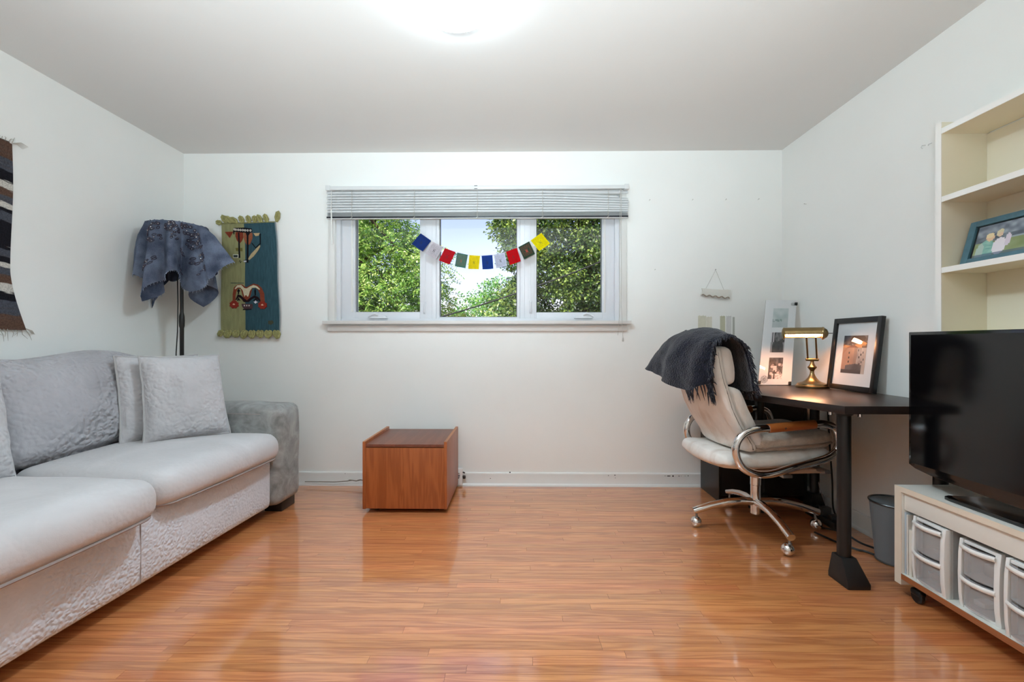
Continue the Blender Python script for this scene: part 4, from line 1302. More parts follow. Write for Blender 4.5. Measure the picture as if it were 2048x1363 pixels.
def ph1(u, v):
    c = mixc((150, 172, 172), (206, 212, 212), .5 + .5 * nz2(u, v, 3) + (v - .3) * .3)
    if v < .36 + .05 * math.sin(u * 9): c = mixc(c, (190, 196, 198), .6)
    if .3 < v < .42 and u < .6 and nz2(u, v, 9, 2) > -.1: c = mixc(c, (110, 132, 128), .7)
    return c
def ph2(u, v):
    g = 70 + 50 * nz2(u, v, 5)
    if math.hypot((u - .55) / .28, (v - .78) / .22) < 1: g = 105 + 40 * nz2(u, v, 8, 1)
    elif v < .52 and abs(u - .52) < .40 - .1 * max(0, v - .35) * 4: g = 62 + 26 * nz2(u, v, 6, 3)
    elif v > .5 and u < .3 and (math.sin(u * 40) > 0): g = 205
    elif v > .5: g = 60 + 60 * nz2(u, v, 10, 5)
    else: g = 150
    return (g * 1.03, g, g * 1.02)
def ph3(u, v):
    g = 74 + 45 * nz2(u, v, 6, 7)
    for k in range(14):
        cu, cv = .2 + .7 * ((k * .37) % 1), .25 + .45 * ((k * .61) % 1)
        d = math.hypot((u - cu) / .16, (v - cv) / .1)
        if d < 1: g = 120 + 100 * (1 - d) if d < .8 else 50
    if abs(u - .45) < .13 and .35 < v < .62: g = 200
    if v < .25 and u > .25: g = 225 - 60 * (nz2(u, v, 12, 1) > .1)
    if abs(u - .42) < .05 and v < .4: g = 60
    return (g * 1.05, g * .97, g * .97)
def cpic(u0, u1, v0, v1, fn):
    o, a, b = cf(u0, v0, .002), acr2 * (u1 - u0), UP * (v1 - v0)
    picture('photograph', clipf, tuple(o), tuple(a), tuple(b), 40, 54, fn)
cpic(.27, .76, .66, .895, ph1)
cpic(.27, .70, .365, .60, ph2)
cpic(.27, .70, .065, .305, ph3)
slab(MB(), 0, 1, 0, 1, .0035, .005).build('glass_sheet', clear_m, clipf, smooth=False)
for u, v in ((.97, .945), (.02, .02), (.94, .012)):
    c_ = slab(MB(), u - .035 if u > .5 else u - .03, u + .05 if u > .95 else u + .045, v - .012, v + .022, -.006, .008)
    co = c_.build('clip', plastic_m, clipf, bevel=.001)
    if v > .5:
        MB().tube([tuple(cf(.96, .955, .007)), tuple(cf(.82, .958, .007)), tuple(cf(.82, .935, .007)), tuple(cf(.96, .932, .007))], .0012, 5).build('clip_wire', steel_m, co)
# printed rosette at the lower left corner of the mount: interlaced rings
ros = MB()
for k in range(8):
    a = 2 * PI * k / 8
    cu, cv = .17 + .065 * math.cos(a), .062 + .024 * math.sin(a)
    ros.tube([tuple(cf(cu + .045 * math.cos(t), cv + .0165 * math.sin(t), .0022)) for t in [2 * PI * j / 12 for j in range(12)]], .0008, 4, closed=True)
ros.build('printed_rosette', mat('rosette_ink', (40, 38, 40), rough=.7), clipf)

# ------------------------------------------------------------------ black framed town photograph leaning on the right wall
B0, B1 = Vector((1.832, 2.69, DZ + .003)), Vector((1.850, 2.365, DZ + .003))
BU = Vector((.040, -.012, .402))
ba = B1 - B0
bn = ba.cross(BU).normalized()
if bn.x > 0: bn = -bn
bf = thing('black_picture_frame', tuple((B0 + B1) / 2), 'black framed photograph of an old town street leaning on the right wall', 'picture frame')
def bfp(u, v, d=0.0): return B0 + ba * u + BU * v + bn * d
def bslab(mb, u0, u1, v0, v1, d0, d1):
    c = [bfp(u0, v0, d0), bfp(u1, v0, d0), bfp(u1, v1, d0), bfp(u0, v1, d0), bfp(u0, v0, d1), bfp(u1, v0, d1), bfp(u1, v1, d1), bfp(u0, v1, d1)]
    return mb.add([tuple(p) for p in c], [(3, 2, 1, 0), (4, 5, 6, 7), (0, 1, 5, 4), (1, 2, 6, 5), (2, 3, 7, 6), (3, 0, 4, 7)])
fm = MB()
bslab(fm, 0, .075, 0, 1, 0, .022); bslab(fm, .925, 1, 0, 1, 0, .022); bslab(fm, .075, .925, 0, .07, 0, .022); bslab(fm, .075, .925, .93, 1, 0, .022)
fm.build('frame', mat('black_frame', (20, 19, 20), rough=.3), bf, bevel=.001)
bslab(MB(), .07, .93, .065, .935, .004, .010).build('mount', mat('white_mount', (226, 228, 230), rough=.6), bf, smooth=False)
def town(u, v):
    c = mixc((150, 128, 112), (176, 150, 130), .5 + nz2(u, v, 4))
    sky = v > .80 - .06 * math.sin(u * 5) - .05 * abs(u - .4)
    if sky:
        c = mixc((58, 60, 66), (104, 104, 108), .5 + nz2(u, v, 5, 3))
        if math.hypot((u - .62) / .3, (v - .92) / .11) < 1: c = (34, 35, 40)
        if nz2(u, v, 9, 8) > .3 and v < .86: c = (150, 148, 150)
        return c
    if v > .68: 
        c = mixc((118, 62, 40), (176, 104, 62), .5 + nz2(u, v, 6, 2)) if u < .72 else (72, 52, 46)
        if abs((v - .68) - .35 * (.4 - abs(u - .42))) < .05 and u < .8: c = (214, 150, 96)
    elif u < .62:
        c = mixc((196, 150, 120), (150, 118, 104), .5 + nz2(u, v, 3, 5) + (.5 - v) * .4)
        if abs(u - .62) < .12: c = mixc(c, (120, 110, 108), .4)
        for wv in (.54, .42, .30, .17):
            if abs(v - wv) < .028 and abs(u - .30 + .04 * (.54 - wv)) < .028: c = (46, 42, 42)
    else:
        c = mixc((190, 180, 174), (140, 126, 122), .5 + nz2(u, v, 5, 9))
        if u > .80: c = mixc((206, 196, 188), (176, 160, 150), .5 + nz2(u, v, 4, 1))
        for k in range(8):
            wu, wv = .68 + .27 * ((k * .43) % 1), .2 + .42 * ((k * .71) % 1)
            if abs(u - wu) < .022 and abs(v - wv) < .03: c = (50, 46, 50)
    if v < .26 - .12 * abs(u - .6) and .18 < u < .86: c = mixc((96, 90, 92), (70, 64, 66), .5 + nz2(u, v, 4, 6))
    if v < .10 and u < .86: c = (66, 58, 58)
    return c
picture('photograph', bf, tuple(bfp(.24, .235, .0108)), tuple(ba * .50), tuple(BU * .52), 56, 72, town)
bslab(MB(), .07, .93, .065, .935, .0145, .016).build('glass_sheet', clear_m, bf, smooth=False)

# ------------------------------------------------------------------ office chair
CR = math.radians(5)
chair = thing('office_chair', (1.333, 2.565, 0), 'cream upholstered swivel office chair with chrome tube arms at the desk', 'chair', CR)
def cb(mb, name, m, parent=chair, **kw):
    return mb.build(name, m, parent, local=True, **kw)
cream_fab = suede('cream_upholstery', (228, 222, 215), emboss=.05, vary=.08, vscale=7, fine=.3)
_n = cream_fab.node_tree.nodes; _l = cream_fab.node_tree.links
_tc = _n.new('ShaderNodeTexCoord'); _mp = _n.new('ShaderNodeMapping'); _mp.inputs['Scale'].default_value = (5, 9, 3)
_nz = _n.new('ShaderNodeTexNoise'); _nz.inputs['Scale'].default_value = 1.3; _nz.inputs['Detail'].default_value = 4
_rp = _n.new('ShaderNodeValToRGB'); _rp.color_ramp.elements[0].position = .54; _rp.color_ramp.elements[1].position = .74
_rp.color_ramp.elements[1].color = (.55, .55, .55, 1)
_mx = _n.new('ShaderNodeMix'); _mx.data_type = 'RGBA'; _mx.inputs[7].default_value = lin((176, 146, 118))
_b = _n['Principled BSDF']; _src = _b.inputs['Base Color'].links[0].from_socket
_l.new(_tc.outputs['Object'], _mp.inputs[0]); _l.new(_mp.outputs[0], _nz.inputs[0]); _l.new(_nz.outputs[0], _rp.inputs[0])
_l.new(_rp.outputs[0], _mx.inputs[0]); _l.new(_src, _mx.inputs[6]); _l.new(_mx.outputs[2], _b.inputs['Base Color'])
# base: post, sleeve, four curved tube legs with ball casters
cb(MB().lathe([(.0265, .085), (.0265, .245), (.0285, .247), (.0285, .30), (.0285, .375)], (0, 0, 0), 24), 'post', chrome_m)
for k in range(4):
    a = math.radians(-6 + 90 * k)
    c, s = math.cos(a), math.sin(a)
    path = [(.022 * c, .022 * s, .152), (.08 * c, .08 * s, .155), (.16 * c, .16 * s, .147), (.25 * c, .25 * s, .126), (.345 * c, .345 * s, .094)]
    lg = cb(MB().tube(path, [.022, .022, .021, .020, .0195], 14), 'leg', chrome_m)
    cx, cy = .328 * c, .328 * s
    ca = cb(MB().ball((cx + .008 * s, cy - .008 * c, .0305), .0305, 18, 12), 'caster', chrome_m, lg)
    cb(MB().tube([(cx, cy, .092), (cx, cy, .066), (cx + .004, cy, .058)], [.006, .006, .009], 8), 'caster_stem', steel_m, lg)
# seat shell: one thick upholstered slab curving up behind
def seat_profile(t):
    """t 0 rear .. 1 front: x, z of the middle line and half thickness"""
    x = -.325 + .60 * t
    z = .425 + .012 * t + .10 * max(0, .30 - t) ** 1.4
    return x, z
def seat_fn(p, u):
    t = (p.x + .325) / .60
    x, z = seat_profile(max(0, min(1, t)))
    th = .046 - .018 * max(0, .4 - t)
    bulge = (1 - u.y ** 2) * .012 * max(0, u.z)
    dish = -.014 * max(0, -u.z) * (u.y ** 2)
    return (p.x - .03 * (1 - u.y ** 2) * max(0, -u.x), p.y, z + (p.z) * th / .05 + bulge - dish + .02 * (t - .5))
cb(MB().puff(-.325, .275, -.245, .245, -.05, .05, .046, (0, 0, 0), (20, 14, 8), 0, 1, seat_fn), 'seat', cream_fab)
cb(MB().box(-.16, .25, -.205, .205, .362, .386), 'seat_pan', mat('seat_pan_beige', (196, 168, 146), rough=.6), bevel=.006)
cb(MB().box(-.02, .03, -.262, .262, .358, .374).box(.20, .235, -.262, .262, .376, .392), 'arm_bracket', steel_m, bevel=.003)
# back: shell, lumbar cushion, headrest
def back_line(z):
    """x of the seam between shell and cushion at height z"""
    pts = [(.49, -.160), (.53, -.172), (.62, -.232), (.70, -.272), (.85, -.318), (.95, -.334), (1.04, -.340)]
    for (z0_, x0_), (z1_, x1_) in zip(pts, pts[1:]):
        if z <= z1_:
            t = (z - z0_) / (z1_ - z0_)
            return x0_ + (x1_ - x0_) * max(0, t)
    return pts[-1][1]
def shell_fn(p, u):
    x = back_line(p.z)
    w = 1.0 - .10 * max(0, (p.z - .80) / .24)
    curve = .055 * (u.y ** 2)                       # barrel: the sides wrap forward
    return (x - .026 + p.x - .014 * (1 - u.y ** 2) * max(0, -u.x) + curve * .8 - .022, p.y * w, p.z)
cb(MB().puff(-.026, .026, -.245, .245, .485, 1.025, .024, (0, 0, 0), (6, 16, 26), 0, 1, shell_fn), 'back_shell', cream_fab)
def cush_fn(p, u):
    x = back_line(p.z)
    curve = .055 * (u.y ** 2)
    return (x + .036 + p.x * (1 - .1 * abs(u.z)) + .016 * (1 - u.z ** 2) * max(0, u.x) + curve - .040, p.y, p.z)
cb(MB().puff(-.034, .034, -.235, .235, .50, .818, .032, (0, 0, 0), (8, 16, 18), 0, 1, cush_fn), 'lumbar_cushion', cream_fab)
def head_fn(p, u):
    x = back_line(p.z)
    curve = .05 * (u.y ** 2)
    return (x + .030 + p.x + .018 * (1 - u.z ** 2) * max(0, u.x) + curve - .040, p.y * .95, p.z)
cb(MB().puff(-.028, .028, -.235, .235, .826, 1.025, .028, (0, 0, 0), (8, 16, 14), 0, 1, head_fn), 'headrest', cream_fab)
cb(MB().tube([(back_line(z) - .004, -.246 * (1.0 - .10 * max(0, (z - .80) / .24)) + .004, z) for z in [.50 + .026 * i for i in range(20)]], .0035, 6), 'piping', mat('chair_piping', (70, 62, 56), rough=.7))
# arms: closed chrome loops with an oak grip
for s in (-1, 1):
    y_ = .268 * s
    ctl = [(-.11, .612), (.0, .620), (.14, .630), (.19, .631), (.245, .612), (.268, .562), (.262, .502), (.22, .464), (.14, .440), (.02, .412), (-.09, .384), (-.17, .386), (-.236, .418), (-.270, .475), (-.271, .535), (-.238, .584), (-.180, .606)]
    # smooth closed curve
    pts = []
    n = len(ctl)
    for i in range(n):
        p0, p1, p2, p3 = (Vector(ctl[(i + k - 1) % n]) for k in range(4))
        for t in (0, .25, .5, .75):
            q = .5 * ((2 * p1) + (p2 - p0) * t + (2 * p0 - 5 * p1 + 4 * p2 - p3) * t * t + (3 * p1 - p0 - 3 * p2 + p3) * t ** 3)
            pts.append((q.x, y_, q.y))
    a_ = cb(MB().tube(pts, .0195, 16, closed=True), 'arm', chrome_m)
    cb(MB().tube([(-.105, y_, .6125), (-.05, y_, .617), (.05, y_, .6245), (.14, y_, .6305)], [.0225, .0235, .0235, .0225], 16), 'arm_grip', arm_m, a_)
    cb(MB().lathe([(.004, -.004), (.004, .001)], (-.03, y_ - .0235 * 1, .617), 10, 'y'), 'grip_screw', chrome_m, a_)

# cushion pad on the seat
pad = thing('seat_pad', (1.37, 2.56, .485), 'flat taupe seat cushion lying on the cream office chair', 'cushion', CR)
pad_m = mat('pad_plush', (186, 170, 154), rough=.85, spec=.25, vary=.18, vscale=30, sheen=.5, bump=.35, bscale=120)
def pad_fn(p, u):
    z = p.z + .012 * noise.noise(Vector((p.x * 7, p.y * 7, 2))) * max(0, u.z) + .055 * (p.x + .02)
    return (p.x, p.y, z)
MB().puff(-.185, .245, -.225, .225, .002, .086, .038, (.01, .01, .012), (18, 18, 8), .004, 12, pad_fn).build('cover', pad_m, pad, local=True)
MB().tube([(-.19, -.20, .022), (-.14, -.232, .016), (-.12, -.236, .020), (0, -.238, .030), (.12, -.238, .036), (.22, -.232, .044)], .005, 6).build('piping', mat('pad_piping', (140, 120, 106), rough=.7), pad, local=True)

# ------------------------------------------------------------------ fringed blanket over the chair back
blk = thing('throw_blanket', (1.03, 2.56, .80), 'thick navy black wool blanket with fringe draped over the chair back', 'blanket')
BY = [2.285, 2.40, 2.56, 2.72, 2.89]
BC = [[(.978, .842), (.965, .93), (.978, 1.035), (1.040, 1.082), (1.118, 1.045), (1.165, .93), (1.190, .800)],
      [(.875, .792), (.878, .915), (.925, 1.050), (1.045, 1.112), (1.130, 1.055), (1.170, .93), (1.190, .79)],
      [(.840, .815), (.848, .935), (.905, 1.065), (1.045, 1.128), (1.135, 1.06), (1.165, .93), (1.175, .80)],
      [(.826, .850), (.846, .955), (.910, 1.070), (1.045, 1.122), (1.130, 1.05), (1.155, .92), (1.160, .80)],
      [(.815, .880), (.872, .965), (.965, 1.055), (1.050, 1.095), (1.120, 1.02), (1.142, .92), (1.146, .82)]]
def crm(p, t):
    """Catmull-Rom through a list of vectors, t in 0..len-1"""
    i = min(int(t), len(p) - 2); f = t - i
    a, b, c, d = p[max(i - 1, 0)], p[i], p[i + 1], p[min(i + 2, len(p) - 1)]
    return .5 * ((2 * b) + (c - a) * f + (2 * a - 5 * b + 4 * c - d) * f * f + (3 * b - a - 3 * c + d) * f ** 3)
def bpt(s, t):
    rows = [crm([Vector((x, BY[k], z)) for x, z in BC[k]], s * 6) for k in range(5)]
    p = crm(rows, t * 4)
    fold = .016 * math.sin(t * 15 + s * 3.0) * (1 - .8 * math.exp(-((s - .5) / .16) ** 2)) * min(1, t * 6)
    if s > .5: fold *= .35
    p.x += -fold if s < .5 else fold * .5
    p.z += .006 * noise.noise(p * 22)
    p.x += .008 * noise.noise(p * 17 + Vector((9, 0, 0)))
    return p
wool = mat('navy_wool', (24, 26, 38), rough=.95, spec=.1, vary=.45, vscale=45, bump=.9, bscale=130, sheen=.25)
MB().grid(lambda u, v: tuple(bpt(u, v)), 60, 40).build('wool_sheet', wool, blk, solid=.012)
# a turned-up corner of the blanket hanging against the near side of the back
def flap(u, v):
    x = .955 + .030 * u + .006 * math.sin(v * 8)
    y_ = 2.305 - .018 * math.sin(u * PI) - .010 * math.sin(v * 5)
    return (x, y_, 1.055 - v * .265 - .01 * u)
MB().grid(flap, 8, 20).build('folded_edge', wool, blk, solid=.012)
fq = MB(); rr = random.Random(13)
def strand(p, d, L, r0=.0042):
    d = d.normalized()
    side = Vector((rr.uniform(-.4, .4), rr.uniform(-.4, .4), rr.uniform(-.3, .3)))
    q1 = p + d * L * .5 + side * L * .12
    q2 = p + d * L * .9 + side * L * .35 + Vector((0, 0, -.25 * L))
    fq.tube([p, q1, q2], [r0, r0 * .8, r0 * .15], 5)
for i in range(60):                     # along the near edge over the top
    s = .12 + .88 * i / 59
    p = bpt(s, 0.0)
    tv = (bpt(min(1, s + .02), 0) - bpt(max(0, s - .02), 0)).normalized()
    for k in range(2):
        strand(p + tv * rr.uniform(-.006, .006), Vector((-.25 if s < .5 else .25, -.9, -.5 + rr.uniform(-.4, .3))), rr.uniform(.030, .05))
for i in range(46):                     # front hem and far edge
    t = i / 45
    strand(bpt(1.0, t), Vector((.35 + rr.uniform(-.2, .3), rr.uniform(-.3, .2), -1)), rr.uniform(.03, .05))
for i in range(56):
    s = .45 + .55 * i / 55
    strand(bpt(s, rr.uniform(.55, 1.0)), Vector((1.0, rr.uniform(-.4, .5), rr.uniform(-.2, .35))), rr.uniform(.025, .045), .0038)
for i in range(16):                     # rear hem near the shell
    t = .02 + .25 * i / 15
    strand(bpt(0.0, t), Vector((rr.uniform(-.1, .4), rr.uniform(-.3, .1), -1)), rr.uniform(.045, .075))
for i in range(26):
    v = i / 25
    p = Vector(flap(rr.uniform(.2, 1.0), v))
    strand(p, Vector((rr.uniform(-.9, .3), -.7, rr.uniform(-.7, .1))), rr.uniform(.025, .04))
for i in range(10):
    strand(Vector(flap(i / 9, 1.0)), Vector((rr.uniform(-.2, .3), -.1, -1)), rr.uniform(.04, .06))
fq.build('fringe', wool, blk)['kind'] = 'stuff'

# ------------------------------------------------------------------ waste basket and loose cables
bas = thing('waste_basket', (1.795, 2.185, 0), 'grey mesh waste basket on the floor behind the white cart', 'basket')
mesh_m = glass_mat('fine_wire_mesh', tint=(190, 195, 200), rough=.4, opacity=.5, body=(150, 156, 160))
MB().lathe([(.0745, .004), (.0985, .282)], (1.795, 2.185, 0), 48).build('mesh_wall', mesh_m, bas, solid=.0012)
MB().lathe([(.001, .003), (.078, .003), (.078, .010), (.001, .010)], (1.795, 2.185, 0), 36).build('base', mat('basket_base', (96, 100, 102), rough=.4, metal=.6), bas)
MB().tube([(1.795 + .0995 * math.cos(t), 2.185 + .0995 * math.sin(t), .284) for t in [2 * PI * k / 48 for k in range(48)]], .0045, 8, closed=True).build('rim', mat('basket_rim', (92, 94, 96), rough=.3, metal=.8), bas)
def wire(pts, r, m, name, label):
    v = [Vector(p) for p in pts]
    out = []
    for i in range((len(v) - 1) * 6 + 1):
        out.append(tuple(crm(v, i / 6)))
    return tag(MB().tube(out, r, 6).build(name, m), label, 'cable')
wire([(1.893, 2.80, .70), (1.89, 2.78, .45), (1.88, 2.74, .22), (1.86, 2.70, .06), (1.84, 2.60, .012), (1.78, 2.50, .008)], .005, plastic_m, 'hanging_cable', 'thick black cable hanging down the right wall under the desk')
wire([(1.885, 2.93, .70), (1.88, 2.92, .45), (1.87, 2.88, .3), (1.845, 2.80, .16), (1.83, 2.68, .03), (1.84, 2.6, .012)], .0035, mat('grey_wire', (150, 148, 146), rough=.5), 'hanging_wire', 'thin pale wire hanging under the desk beside the thick black cable')
wire([(1.70, 2.56, .008), (1.68, 2.44, .045), (1.70, 2.38, .05), (1.74, 2.33, .025), (1.80, 2.30, .008), (1.87, 2.2, .008)], .0055, plastic_m, 'floor_cable', 'looped black cable rising off the floor beside the basket')
wire([(1.62, 2.50, .007), (1.66, 2.36, .007), (1.70, 2.29, .007), (1.73, 2.26, .007), (1.8, 2.085, .007), (1.86, 2.06, .007)], .0055, plastic_m, 'floor_cable', 'straight black cable lying flat on the floor near the basket')
psu = thing('power_strip', (1.79, 2.66, 0), 'black power strip and plugs on the floor under the desk', 'power strip')
MB().box(1.755, 1.82, 2.54, 2.80, 0, .04).build('body', plastic_m, psu, bevel=.005)
for k, c in enumerate(((34, 33, 34), (60, 60, 60), (30, 30, 30))):
    MB().box(1.762, 1.812, 2.57 + .075 * k, 2.61 + .075 * k, .04, .068 + .02 * (k == 1)).build('plug', mat('plug_%d' % k, c, rough=.4), psu, bevel=.004)

# ------------------------------------------------------------------ white cart
cart = thing('media_cart', (1.74, 1.35, 0), 'white laminate cart on black casters under the television', 'cart')
KX0, KX1, KY0, KY1, KZ0, KZ1 = 1.566, 1.895, .72, 1.908, .077, .452
for y0, y1 in ((KY1 - .032, KY1), (KY0, KY0 + .032)):
    sp = MB().box(KX0 + .002, KX1, y0, y1, .052, KZ1 - .0005).build('side_panel', white_m, cart, bevel=.001)
    MB().box(KX0, KX0 + .003, y0, y1, .052, KZ1).build('edge_band', cream_m, sp, smooth=False)
tp = MB().box(KX0 + .002, KX1, KY0 + .032, KY1 - .032, .432, .4525).build('top_board', white_m, cart, smooth=False)
MB().box(KX0, KX0 + .003, KY0 + .032, KY1 - .032, .432, .453).build('edge_band', cream_m, tp, smooth=False)
bd = MB().box(KX0 + .002, KX1, KY0 + .032, KY1 - .032, KZ0 + .002, .098).build('bottom_board', white_m, cart, smooth=False)
MB().box(KX0, KX0 + .003, KY0 + .032, KY1 - .032, KZ0, .098).build('edge_band', board_m, bd, smooth=False)
MB().box(KX0 + .012, KX0 + .028, KY0 + .034, KY1 - .034, .360, .429).build('front_rail', white_m, cart, bevel=.001)
MB().box(KX1 - .016, KX1 - .004, KY0 + .034, KY1 - .034, .10, .43).build('back_panel', white_m, cart, smooth=False)
for x in (KX0 + .035, KX1 - .04):
    for y_ in (KY1 - .06, KY0 + .06):
        c = MB().lathe([(.020, -.012), (.026, -.007), (.026, .007), (.020, .012)], (x, y_ - .012, .0262), 18, 'x')
        co = c.build('caster', plastic_m, cart)
        MB().puff(x - .016, x + .016, y_ - .036, y_ + .014, .028, .056, .012, (0, 0, 0), (6, 8, 6)).build('fork', plastic_m, co)

# ------------------------------------------------------------------ clear plastic drawer units in the cart
def drawer_unit(y0, y1, x0, z1, rz, label, contents):
    cy = (y0 + y1) / 2
    o = thing('drawer_unit', (x0, cy, .0985), label, 'drawer unit', rz, 'plastic drawer units in the cart')
    w = (y1 - y0) / 2; h = z1 - .0985; d = .27
    sh = MB()
    sh.box(.012, d, -w, -w + .004, 0, h).box(.012, d, w - .004, w, 0, h)
    sh.box(.012, d, -w + .004, w - .004, 0, .004).box(.012, d, -w + .004, w - .004, h - .005, h).box(d - .004, d, -w + .004, w - .004, .004, h - .005)
    sh.build('shell', milky_m, o, local=True, bevel=.001)
    fr = MB()
    for s in (-1, 1):
        yy = s * (w - .009)
        fr.prism([(.0, .0), (.026, .0), (.026, h), (.0, h), (-.006, h * .8), (-.008, h * .5), (-.006, h * .2)], yy - (.006 if s > 0 else .009), yy + (.006 if s > 0 else .009), 'y')
    fr.box(.0, .022, -w + .018, w - .018, h - .012, h - .001).box(.0, .022, -w + .018, w - .018, 0, .010)
    fr.build('front_frame', wplastic_m, o, local=True, bevel=.0015)
    zm = h * .49
    for k, (za, zb) in enumerate(((.012, zm - .004), (zm + .004, h - .014))):
        dr = MB()
        n = 8
        def fp(u, v, za=za, zb=zb):
            yy = (-w + .020) + (2 * w - .040) * u
            bow = .012 * (1 - (2 * u - 1) ** 2)
            return (-.002 - bow, yy, za + (zb - za) * v)
        dr.grid(fp, n, 4)
        dr.add([fp(0, 0), fp(1, 0), (d - .02, w - .02, za), (d - .02, -w + .02, za)], [(0, 1, 2, 3)])
        do = dr.build('drawer', frost_m, o, local=True, solid=.0015)
        hb = MB()
        hh = .017
        def hp(u, v, zb=zb):
            yy = (-w + .012) + (2 * w - .024) * u
            bow = .016 * (1 - (2 * u - 1) ** 2)
            return (-.008 - bow - .004 * math.sin(v * PI), yy, zb - hh + hh * v)
        hb.grid(hp, n, 4)
        hb.build('handle_lip', wplastic_m, do, local=True, solid=.004)
    for j, (cx, cyy, cz, sx, sy, sz, c, nm) in enumerate(contents):
        MB().puff(cx, cx + sx, cyy, cyy + sy, cz, cz + sz, min(sx, sy, sz) * .3, (0, 0, 0), (4, 4, 4), .003, 40).build(nm, mat('content_%d_%d_%d' % c, c, rough=.6), o, local=True)
    return o
drawer_unit(1.688, 1.838, 1.577, .352, math.radians(-3), 'clear plastic drawer unit at the cart far end, coiled cable in its bottom drawer',
            [(.04, -.05, .015, .08, .09, .018, (150, 152, 150), 'packet'), (.10, -.03, .034, .06, .05, .012, (96, 100, 104), 'pouch'), (.05, -.05, .12, .12, .09, .02, (140, 136, 130), 'packet')])
q = MB()
for k in range(3):
    q.tube([(1.62 + .018 * math.cos(t) * (1 + .1 * k), 1.775 + .022 * math.sin(t) * (1 + .1 * k), .135 + .006 * k) for t in [2 * PI * j / 18 for j in range(18)]], .003, 6, closed=True)
tag(q.build('coiled_cable', mat('coil_grey', (110, 116, 118), rough=.5)), 'small coiled grey cable inside the far plastic drawer unit', 'cable')
drawer_unit(1.515, 1.655, 1.590, .342, math.radians(2), 'clear plastic drawer unit second from the far end, scraps in the bottom drawer',
            [(.03, .01, .015, .05, .04, .02, (214, 212, 208), 'paper_scrap'), (.08, -.05, .015, .08, .08, .016, (104, 108, 112), 'pouch'), (.06, -.04, .115, .12, .09, .05, (128, 120, 112), 'packet')])
drawer_unit(1.335, 1.487, 1.572, .350, math.radians(-1), 'clear plastic drawer unit nearest the viewer with a white folded sheet inside',
            [(.03, -.06, .015, .10, .11, .010, (222, 220, 216), 'folded_paper'), (.02, -.06, .035, .08, .06, .012, (110, 114, 116), 'pouch'), (.05, -.05, .12, .14, .10, .04, (150, 142, 138), 'packet')])
fo_ = thing('file_folder', (1.68, 1.862, .0985), 'thin blue grey folder standing at the far end inside the cart', 'folder')
MB().box(1.578, 1.86, 1.866, 1.873, .0985, .350).build('cover', mat('folder_blue', (176, 190, 200), rough=.6), fo_, bevel=.001)
MB().box(1.580, 1.86, 1.860, 1.8655, .0985, .343).build('paper', mat('paper_white', (216, 214, 208), rough=.8), fo_, smooth=False)
bx_ = thing('flat_box', (1.70, 1.85, .0985), 'flat white box between folder and far drawer unit', 'box')
MB().box(1.583, 1.80, 1.8455, 1.8585, .0985, .285).build('body', mat('carton_white', (222, 218, 208), rough=.7), bx_, bevel=.001)

# ------------------------------------------------------------------ television
tv = thing('television', (1.66, 1.40, .4535), 'black flat screen television on a glossy base on the white cart', 'television')
TX, TY0, TY1, TZ0, TZ1 = 1.615, .885, 1.897, .520, 1.086
screen_m = mat('screen_glass', (6, 6, 8), rough=.13, spec=.5)
gloss_m = mat('piano_black', (9, 9, 10), rough=.12, spec=.5, coat=.3)
# body: rounded chin along the bottom
body = [(TY0, TZ0 + .03), (TY0 + .10, TZ0 + .004), (TY0 + .3, TZ0 - .010), ((TY0 + TY1) / 2, TZ0 - .014), (TY1 - .3, TZ0 - .010), (TY1 - .10, TZ0 + .000), (TY1 - .03, TZ0 + .010), (TY1, TZ0 + .022), (TY1, TZ1), (TY0, TZ1)]
MB().prism(body, TX, TX + .034, 'x').build('housing', gloss_m, tv, bevel=.003)
MB().box(TX + .034, TX + .075, TY0 + .2, TY1 - .2, TZ0 + .05, TZ1 - .12).build('rear_bulge', plastic_m, tv, bevel=.012)
MB().box(TX - .0015, TX + .001, TY0 + .012, TY1 - .012, TZ0 + .030, TZ1 - .012).build('screen', screen_m, tv, smooth=False)
MB().prism([(1.66, 1.34), (1.70, 1.34), (1.70, 1.46), (1.66, 1.46)], .462, .53).build('neck', gloss_m, tv, bevel=.004)
MB().prism([(1.600, 1.10), (1.603, 1.08), (1.62, 1.07), (1.80, 1.09), (1.82, 1.11), (1.82, 1.68), (1.80, 1.70), (1.625, 1.735), (1.604, 1.728), (1.600, 1.70)], .4535, .466).build('base', gloss_m, tv, bevel=.002)

# ------------------------------------------------------------------ bookcase on the right wall
book = thing('bookcase', (1.81, 1.43, .70), 'open white shelf unit fixed on the right wall behind the television', 'bookcase')
SX0, SX1, SY0, SY1 = 1.712, 1.906, .98, 1.884
for y0, y1 in ((SY1 - .025, SY1), (SY0, SY0 + .025)):
    sp = MB().box(SX0 + .003, SX1, y0, y1, .70, 1.936).build('side_panel', shelf_m, book, smooth=False)
    MB().box(SX0, SX0 + .003, y0, y1, .70, 1.936).build('edge_band', shelfw_m, sp, smooth=False)
for z in (1.888, 1.611, 1.324, 1.038, .72):
    sh = MB().box(SX0 + .004, SX1 - .012, SY0 + .0255, SY1 - .0255, z, z + .022).build('shelf', shelf_m, book, smooth=False)
    MB().box(SX0 + .001, SX0 + .004, SY0 + .0255, SY1 - .0255, z, z + .022).build('edge_band', shelfw_m, sh, smooth=False)
MB().box(SX1 - .011, SX1 - .004, SY0 + .0255, SY1 - .0255, .71, 1.885).build('back_panel', shelf_m, book, smooth=False)

